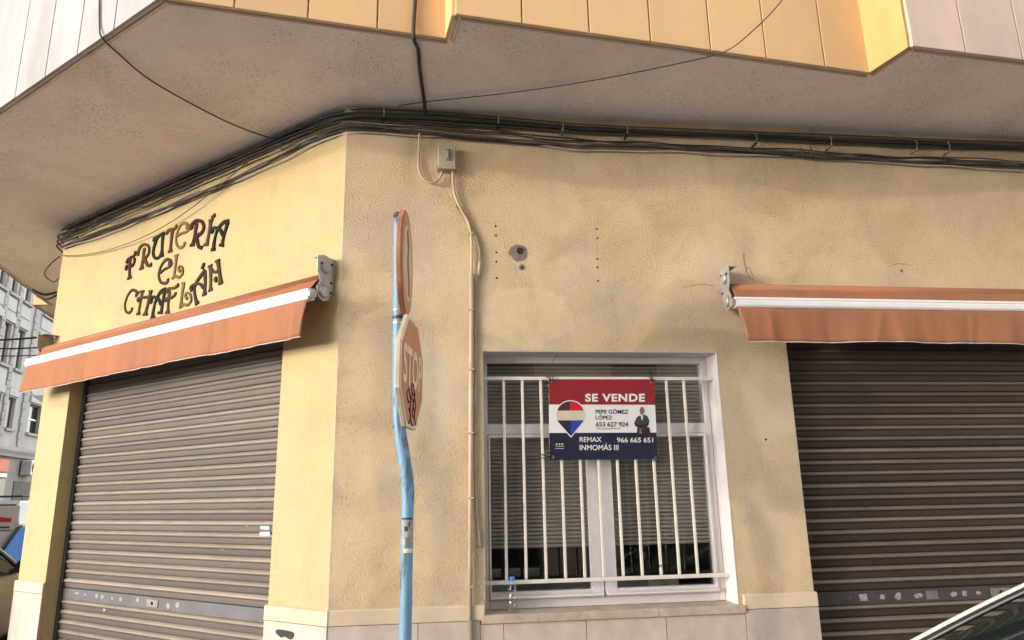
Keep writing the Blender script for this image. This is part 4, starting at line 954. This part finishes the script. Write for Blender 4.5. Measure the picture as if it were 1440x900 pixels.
# ================================================================== vehicles
def car(name, loc, heading, label, paintm, L=4.1, W=1.72, H=1.46, cat='car', wind=.9, van=False, mirz=1.02, gl='car_glass'):
    """front along local +x; heading = world direction of the front"""
    hd = Vector(heading).normalized(); lf = Vector((-hd.y, hd.x, 0)); loc = Vector(loc)
    t = thing(name, loc, label, cat)
    def F(x, y, z): return loc+hd*x+lf*y+Vector((0,0,z))
    w = W/2; h = L/2
    if not van:
        st = [(-h,.32,.62,.78),(-h+.06,.26,.86,.92),(-h+.35,.20,.93,.985),(-.9,.19,.94,1.0),(.2,.19,.935,1.0),(.85,.19,.945,.995),(1.25,.2,.88,.975),(h-.28,.22,.76,.93),(h-.06,.26,.62,.84),(h,.34,.54,.72)]
        gb_ = [(-h+.12,.90),(-h+.42,H-.06),(-h+.75,H),(-.45,H+.005),(-.12,H-.035),(wind,.965)]
    else:
        st = [(-h,.34,.95,.94),(-h+.05,.28,1.06,.985),(-h+.4,.22,1.08,1.0),(0,.21,1.08,1.0),(.9,.21,1.05,1.0),(h-.5,.22,.95,.97),(h-.08,.26,.74,.88),(h,.34,.6,.75)]
        gb_ = [(-h+.02,1.05),(-h+.08,H-.1),(-h+.2,H),(.5,H),(.85,H-.08),(1.45,1.0)]
    rows = []
    for x, z0, z1, k in st:
        ww = w*k; zm_ = z0+(z1-z0)*.45
        half = [(0,z0),(ww*.72,z0),(ww*.93,z0+.05),(ww*.985,z0+.14),(ww,zm_),(ww*.985,zm_+.12*(z1-z0)),(ww*.965,z1-.06),(ww*.92,z1-.015),(ww*.8,z1+.005),(0,z1+.02)]
        rows.append([(x,a,b) for a, b in half]+[(x,-a,b) for a, b in reversed(half[1:-1])])
    m = MB(F).grid(rows, True); nr = len(rows[0]); b0 = len(m.v)-nr*len(rows)
    m.f.append(tuple(b0+i for i in range(nr))); m.f.append(tuple(b0+nr*(len(rows)-1)+i for i in range(nr-1,-1,-1)))
    body = m.build('body', paintm, t, autosm=38); sb = body.modifiers.new('sub','SUBSURF'); sb.levels = 1; sb.render_levels = 2
    # greenhouse of dark glass, roof and pillars over it
    def hw(z): return w*(.92-(.24 if not van else .12)*max(0,(z-.95))/(H-.95))
    rows = []
    zb_ = .90 if not van else 1.02
    for x, z in gb_:
        rows.append([(x,hw(zb_)-.02,zb_-.02),(x,hw(zb_+.04)-.015,min(z,zb_+.04)),(x,(hw((z+zb_)/2))-.012,max(zb_,(z+zb_)/2)),(x,hw(z)-.02,z-.03 if z > zb_+.05 else z),(x,hw(z)-.10,z),
                     (x,-hw(z)+.10,z),(x,-hw(z)+.02,z-.03 if z > zb_+.05 else z),(x,-(hw((z+zb_)/2))+.012,max(zb_,(z+zb_)/2)),(x,-hw(zb_+.04)+.015,min(z,zb_+.04)),(x,-hw(zb_)+.02,zb_-.02)])
    m = MB(F).grid(rows); k = len(rows[0]); b0 = len(m.v)-k*len(rows)
    m.f.append(tuple(b0+i for i in range(k))); m.f.append(tuple(b0+k*(len(rows)-1)+i for i in range(k-1,-1,-1)))
    m.build('windows', M[gl], t, autosm=32)
    r1 = 1 if not van else 1
    m = MB(F); rr2 = []
    for x, z in gb_[1:-1]:
        yy = hw(z); rr2.append([(x,yy-.005,z-.045),(x,yy-.01,z-.01),(x,yy*.8,z+.012),(x,0,z+.024),(x,-yy*.8,z+.012),(x,-yy+.01,z-.01),(x,-yy+.005,z-.045),(x,0,z-.02)])
    m.grid(rr2, True); k = 8; b0 = len(m.v)-k*len(rr2); m.f.append(tuple(b0+i for i in range(k))); m.f.append(tuple(b0+k*(len(rr2)-1)+i for i in range(k-1,-1,-1)))
    m.build('roof', paintm, t, autosm=40)
    for s in (-1, 1):
        (xa_, za_), (xb_, zb2) = gb_[-1], gb_[-2]
        P_ = [(xa_+.05, s*(hw(.95)-.015), .955 if not van else 1.0)]+[(xa_+(xb_-xa_)*q, s*(hw(za_+(zb2-za_)*q)-.012), za_+(zb2-za_)*q+.012+.02*math.sin(q*math.pi)) for q in (.3,.6,.9)]+[(xb_-.12, s*(hw(zb2)-.012), zb2+.015)]
        MB(F).tube([tuple(p) for p in spline(P_, 4)], .017, 10).build('pillar', paintm, t, smooth=True)
        P2 = [(p[0], p[1]-s*.030, p[2]-.004) for p in P_]; MB(F).tube([tuple(p) for p in spline(P2, 4)], .016, 8).build('window_seal', M['trim_black'], t, smooth=True)
        P3 = [(p[0]+.004, p[1]-s*.056, p[2]+.002) for p in P_]; MB(F).tube([tuple(p) for p in spline(P3, 4)], .006, 6).build('window_trim', M['alloy'], t, smooth=True)
        (xa_, za_), (xb_, zb2) = gb_[0], gb_[1]
        MB(F).tube([(xa_-.02, s*(hw(.95)-.03), .92 if not van else 1.03),(xb_, s*(hw(zb2)-.02), zb2-.01),(gb_[2][0], s*(hw(H)-.02), H-.01)], [.05,.045,.03], 10).build('pillar', paintm, t, smooth=True)
        bx_ = -.35 if not van else .3
        MB(F).tube([(bx_, s*(hw(.95)-.008), .93),(bx_-.06, s*(hw(H-.04)-.012), H-.04)], .03, 8).build('pillar', M['trim_black'] if not van else paintm, t, smooth=True)
        MB(F).tube([(-h+.5, s*(w*.955), .955),(0, s*(w*.96), .96),(wind-.15, s*(w*.955), .965)], .009, 6).build('beltline_trim', M['trim_black'], t)
        mr = MB(F); mx = wind-.38 if not van else 1.15; mz = mirz if not van else 1.12
        mr.lathe([(.02,-.05),(.085,-.045),(.095,0),(.07,.06),(.02,.08)], (mx, s*(w*.955+.13), mz), (1,0,0), 12)
        mr.tube([(mx,s*(w*.93),mz-.06),(mx,s*(w*.955+.08),mz-.02)], .03, 8); mr.build('mirror', M['trim_black'], t, autosm=40)
        MB(F).box(-.25,-.07, s*(w+.002)-.012, s*(w+.002)+.014, .80, .83).build('door_handle', paintm, t, bevel=.006)
        for dx in (-.95,-.3,.75):
            MB(F).box(dx-.003, dx+.003, s*w*.9-.02 if s > 0 else s*(w+.002), s*(w+.002) if s > 0 else s*w*.9+.02, .35, .88).build('door_seam', M['trim_black'], t)
        hl = MB(F).lathe([(.02,-.06),(.10,-.03),(.11,.0),(.08,.03)], (h-.13, s*w*.66, .66), (1,s*.25,.2), 12).build('headlight', M['lamp_clear'], t, autosm=40)
        tl = MB(F).box(-h-.012, -h+.10, s*w*.74-.09, s*w*.74+.09, .66, .93) if not van else MB(F).box(-h-.012, -h+.06, s*w*.90-.05, s*w*.90+.05, .75, 1.18)
        tl.build('tail_light', M['lamp_red'], t, bevel=.015)
        for x in (-h+.72, h-.78):
            wr = .305
            wh = MB(F).lathe([(wr*.66,-.10),(wr*.9,-.10),(wr*.985,-.085),(wr,-.05),(wr,.05),(wr*.985,.085),(wr*.9,.10),(wr*.66,.10)], (x, s*(w-.10), wr-.04), (0,s,0), 28).build('wheel', M['rubber'], t, autosm=40)
            rm_ = MB(F).lathe([(wr*.64,.06),(wr*.66,.103),(wr*.60,.095),(wr*.5,.07),(wr*.2,.085),(wr*.1,.09)], (x, s*(w-.10), wr-.04), (0,s,0), 20).build('rim', M['alloy'], wh, autosm=30)
    MB(F).box(-h-.016,-h+.02,-.26,.26,.52,.63).build('number_plate', M['number_plate'], t); MB(F).box(h-.03,h+.012,-.26,.26,.42,.53).build('number_plate', M['number_plate'], t)
    MB(F).box(h-.05,h+.006,-.5,.5,.54,.62).build('grille', M['trim_black'], t); MB(F).box(-h+.02,h-.02,-w*.8,w*.8,.06,.3).build('underbody', M['trim_black'], t)
    for o in t.children:
        for p_ in (o,): pass
    return t, F
# wheel bottoms sit on the road at z = -0.14: car origin is the road surface
def lower(t, dz=-.0): return t
pa, pb = onY(1300,900,-2.62), onY(1440,818,-2.62)
car('parked_car', (3.17,-2.22,-.1), (-1,0,0), 'white car with sloping windscreen pillar parked in front of the right-hand shutter', M['paint_white'], L=4.15, W=1.74, H=1.45, wind=.98, mirz=.86)
wl_ = Vector((-4.62,4.75,0)); c_w = wl_ + Vector((-.86,0,0)) - SD*.55
car('parked_car', (c_w.x,c_w.y,-.1), SD, 'pale beige car beside the far end of the chamfer wall', M['paint_beige'], L=4.0, W=1.70, H=1.46, wind=.8)
c_b = Vector((-5.75,0,0))+Vector((0,9.35,0))
car('parked_car', (c_b.x,c_b.y,-.1), SD, 'dark car with windows coloured blue for reflected sky, parked ahead of the beige car', M['paint_gold'], L=4.0, W=1.72, H=1.43, wind=.8, gl='sky_glass')
vv = CAM + ray(27,740)*21.2
vc = vv - Vector((.88,0,0)) + SD*2.1
vt, VF = car('delivery_van', (vc.x,vc.y,-.1), SD, 'white delivery van with printed rear doors and roof rack far down the left street', M['paint_van'], L=4.2, W=1.78, H=1.86, cat='van', van=True)
VB = -2.1-.02
MB(VF).box(VB-.0, VB+.05, -.80,.80,1.02,1.72).build('rear_door', M['paint_van'], vt, bevel=.02)
MB(VF).box(VB-.012, VB-.001, -.006,.006,.55,1.7).build('door_seam', M['trim_black'], vt)
MB(VF).prism([(.15,1.2),(.62,1.2),(.5,1.55),(.3,1.62)], 'x', VB-.008, VB-.001).build('printed_logo', M['sign_red'], vt)
MB(VF).prism([(-.62,1.25),(-.15,1.25),(-.2,1.42),(-.62,1.36)], 'x', VB-.008, VB-.001).build('printed_logo', M['pin_red'], vt)
MB(VF).box(VB-.008, VB-.001, -.6,.6,1.08,1.13).build('printed_line', M['trim_black'], vt)
for x in (-1.9,-.9,.2):
    MB(VF).tube([(x,-.75,1.87),(x,-.75,2.0),(x,.75,2.0),(x,.75,1.87)], .02, 6).build('roof_rack_bar', M['black_metal'], vt)
for y in (-.75,.75): MB(VF).tube([(-1.95,y,2.0),(.25,y,2.0)], .02, 6).build('roof_rack_rail', M['black_metal'], vt)
for o in bpy.data.objects:                     # let every vehicle stand on the road
    if o.get('category') in ('car','van'): o.location.z -= .0

# ================================================================== stone house across the left street
sh_ = thing('stone_house', PB(25,0,0), 'pale grey stone house with quoins across the left street', 'house')
cols = [(a, a+.66) for a in (18.1,19.45,20.8,22.15,23.2,24.5)]+[(26.55,27.75),(29.0,29.7),(30.4,31.1)]
rowz = [(4.45,5.62),(6.7,8.25),(9.35,10.7)]
holes = [(a,b,z0,z1) for a, b in cols for z0, z1 in rowz]
wall(PB, 3, 34, 3.8, 12.2, holes, .25).build('wall', M['far_wall'], sh_, fix=False)
MB(PB).add([(3,0,-.14),(34,0,-.14),(34,0,3.4),(3,0,3.4)], [(0,1,2,3)]).build('ground_floor_wall', M['far_ground'], sh_, fix=False)
MB(PB).box(3,34,-8,-.26,-.1,12.2).build('house_body', M['far_dark'], sh_)
MB(PB).prism([(0,3.402),(.18,3.42),(.22,3.5),(.34,3.62),(.36,3.72),(.05,3.798),(0,3.798)], 'x', 3, 34).build('cornice', M['far_wall'], sh_)
MB(PB).prism([(0,12.202),(.3,12.3),(.35,12.5),(0,12.5),(-8,12.5),(-8,12.202)], 'x', 3, 34).build('roof', M['far_wall'], sh_)
for a, b in cols:
    for z0, z1 in rowz:
        fr = MB(PB); fr.box(a,a+.05,-.2,-.12,z0,z1).box(b-.05,b,-.2,-.12,z0,z1).box(a+.05,b-.05,-.2,-.12,z1-.06,z1).box(a+.05,b-.05,-.2,-.12,z0,z0+.05)
        w_ = fr.build('window', M['far_frame'], sh_)
        big = b-a > 1
        MB(PB).box(a+.05,b-.05,-.19,-.17,z0+(.05 if not big else .05),z1-.06).build('pane', M['far_blind'] if not big else M['car_glass'], w_)
        if big:
            MB(PB).box(a+.05,b-.05,-.165,-.13,(z0+z1)/2-.03,(z0+z1)/2+.03).build('glazing_bar', M['white_metal'], w_)
        MB(PB).box(a-.1,b+.1,.002,.12,z0-.10,z0-.002).build('sill', M['far_quoin'], w_)
        MB(PB).prism([(a-.14,z1+.05),(b+.14,z1+.05),(b+.14,z1+.30),((a+b)/2,z1+.42),(a-.14,z1+.30)], 'y', .002, .07).build('window_head', M['far_panel'], w_)
for (a, b), (c, d) in zip(cols[:-1], cols[1:]):
    q = MB(PB); x = (b+c)/2; z = 3.86; k = 0
    while z < 12:
        wq = (.17 if k % 2 else .13); q.box(x-wq, x+wq, .003, .06, z, z+.27); z += .29; k += 1
    q.build('quoin_stones', M['far_quoin'], sh_)['kind'] = 'stuff'
for a, b in cols:
    for z0, z1 in ((5.98,6.52),(8.72,9.2)):
        MB(PB).box(a-.1,b+.1,.002,.035,z0,z1).build('wall_panel', M['far_panel'], sh_, bevel=.01)
MB(PB).box(26.0,27.6,.002,.03,0,2.55).build('shop_shutter', M['far_dark'], sh_)
MB(PB).box(23.2,25.2,.002,.03,0,2.6).build('shop_shutter', M['plate'], sh_)
MB(PB).box(20.4,22.6,.002,.03,0,2.6).build('shop_shutter', M['far_dark'], sh_)
sg = MB(PB).box(24.3,25.1,.04,.10,2.85,3.3).build('shop_sign', M['orange_sign'], None, org=PB(24.7,0,2.85)); tag(sg, 'small orange shop sign on the stone house', 'sign')
MB(PB).box(24.35,25.1,.04,.09,2.66,2.80).build('shop_sign_strip', M['white_metal'], sh_)
ac = thing('air_conditioner', PB(26.8,.4,2.8), 'white air conditioning unit with round fan under the stone cornice', 'air conditioner')
MB(PB).box(26.35,27.25,.05,.42,2.80,3.36).build('case', M['white_metal'], ac, bevel=.02)
MB(PB).lathe([(.21,.0),(.22,.02),(.18,.025),(.17,.008)], (26.62,.42,3.08), (0,1,0), 20).build('fan_grille', M['far_dark'], ac)
MB(PB).lathe([(.07,.0),(.07,.035),(.04,.04)], (26.62,.42,3.08), (0,1,0), 14).build('fan_hub', M['grey_metal'], ac)
MB(PB).box(26.345,26.35-.002,.08,.40,2.85,3.3).build('side_panel', M['far_panel'], ac)
MB(PB).box(26.4,27.2,.005,.40,2.76,2.798).build('bracket', M['grey_metal'], ac)
# wires along the stone house
for i, (ya, yb) in enumerate(((477.5,472.5),(490,489),(500,500))):
    p = CAM+ray(-60,ya+(3 if i == 0 else .5))*17; q_ = CAM+ray(110,yb-3)*17
    md = (p+q_)/2+Vector((0,0,-.03)); t = MB().tube([tuple(x) for x in spline([p, md, q_], 6)], .024-.006*i, 6).build('street_wire', M['cable_black'], None, org=p)
    tag(t, ['upper thick black wire strung across the left street','second black wire just below the thick one in the left street','thin lowest wire strung across the left street'][i], 'wire')
# white sunshade on the first floor window
P0 = CAM+ray(45,556)*21; P1 = CAM+ray(64,590)*21; P2 = CAM+ray(64,556)*21
sd_ = MB().add([tuple(P0),tuple(P2+Vector((.6,0,0))),tuple(P1+Vector((.6,0,0))),tuple(P0+Vector((0,.05,-.02))),tuple(P2+Vector((.6,.05,0))),tuple(P1+Vector((.6,.05,-.02)))], [(0,1,2),(5,4,3),(0,3,4,1),(1,4,5,2),(2,5,3,0)]).build('window_sunshade', M['white_metal'], None, org=P0)
tag(sd_, 'white sunshade over a first floor window of the stone house', 'sunshade')

# ================================================================== apartment house across the right-hand street (seen reflected in the window)
op = thing('apartment_house', Vector((3,-10.2,0)), 'plain rendered apartment house across the street, seen only reflected in the window', 'house')
def PO(x, o, z): return Vector((x, -10.2+o, z))
oc = [(x, x+1.2) for x in (-7,-4.2,-1.4,1.4,4.2,7,9.8,12.6)]; oz = [(.1,2.5),(4.1,6.2),(7.1,9.2)]
wall(PO, -9, 16, 0, 10.2, [(a,b,z0,z1) for a, b in oc for z0, z1 in oz], .25).build('wall', M['opp_wall'], op, fix=False)
MB(PO).box(-9,16,-9,-.26,0,10.2).build('house_body', M['far_dark'], op)
MB(PO).box(-9.2,16.2,-9,.35,10.202,10.45).build('roof', M['far_quoin'], op)
for a, b in oc:
    for z0, z1 in oz:
        w_ = MB(PO).box(a,b,-.2,-.12,z0,z0+.06).box(a,b,-.2,-.12,z1-.06,z1).box(a,a+.06,-.2,-.12,z0+.06,z1-.06).box(b-.06,b,-.2,-.12,z0+.06,z1-.06).build('window', M['white_metal'], op)
        MB(PO).box(a+.06,b-.06,-.18,-.165,z0+.06,z1-.06).build('pane', M['far_blind'] if random.random() < .4 else M['car_glass'], w_)
    for z in (3.7,6.8): MB(PO).box(a-.4,b+.4,.003,.9,z,z+.14).build('balcony', M['far_wall'], op)

# ================================================================== unseen posts added left of the frame to cast shadow strips on the rough wall
sunh = Vector((-math.sin(SUN_AZ), -math.cos(SUN_AZ), 0))
def shadow_post(xw, t, top, label, panel):
    p = Vector((xw,0,0))+sunh*t; o = thing('shadow_caster_post', p, label, 'sign post')
    MB().tube([(p.x,p.y,0),(p.x,p.y,top)], .03, 16).build('pole', M['grey_metal'], o, smooth=True)
    MB().lathe([(.032,-.02),(.032,0),(.02,.012)], (p.x,p.y,top), (0,0,1), 14).build('pole_cap', M['black_metal'], o)
    if panel:
        z0, z1, ang = panel; d = (Matrix.Rotation(ang, 3, 'Z') @ sunh); nn = Vector((-d.y,d.x,0)); c = p+nn*.04
        def F(a, b, z): return c+d*a+nn*b+Vector((0,0,z))
        MB(F).box(-.25,.25,-.006,.006,z0,z1).build('shadow_panel', M['sign_white'], o, bevel=.004)
        MB(F).box(-.24,.24,.0065,.008,z0+.02,z1-.02).build('panel_face', M['banner_navy'], o)
xs1, xs2 = onY(540,790).x, onY(624,760).x
shadow_post(xs1, 2.62, 3.35, 'unseen grey post with a blue panel, added to cast a wall shadow', (2.28,3.30,rad(17)))
shadow_post(xs2, 2.62, 2.27, 'shorter unseen grey post without a panel, added to cast a wall shadow', None)
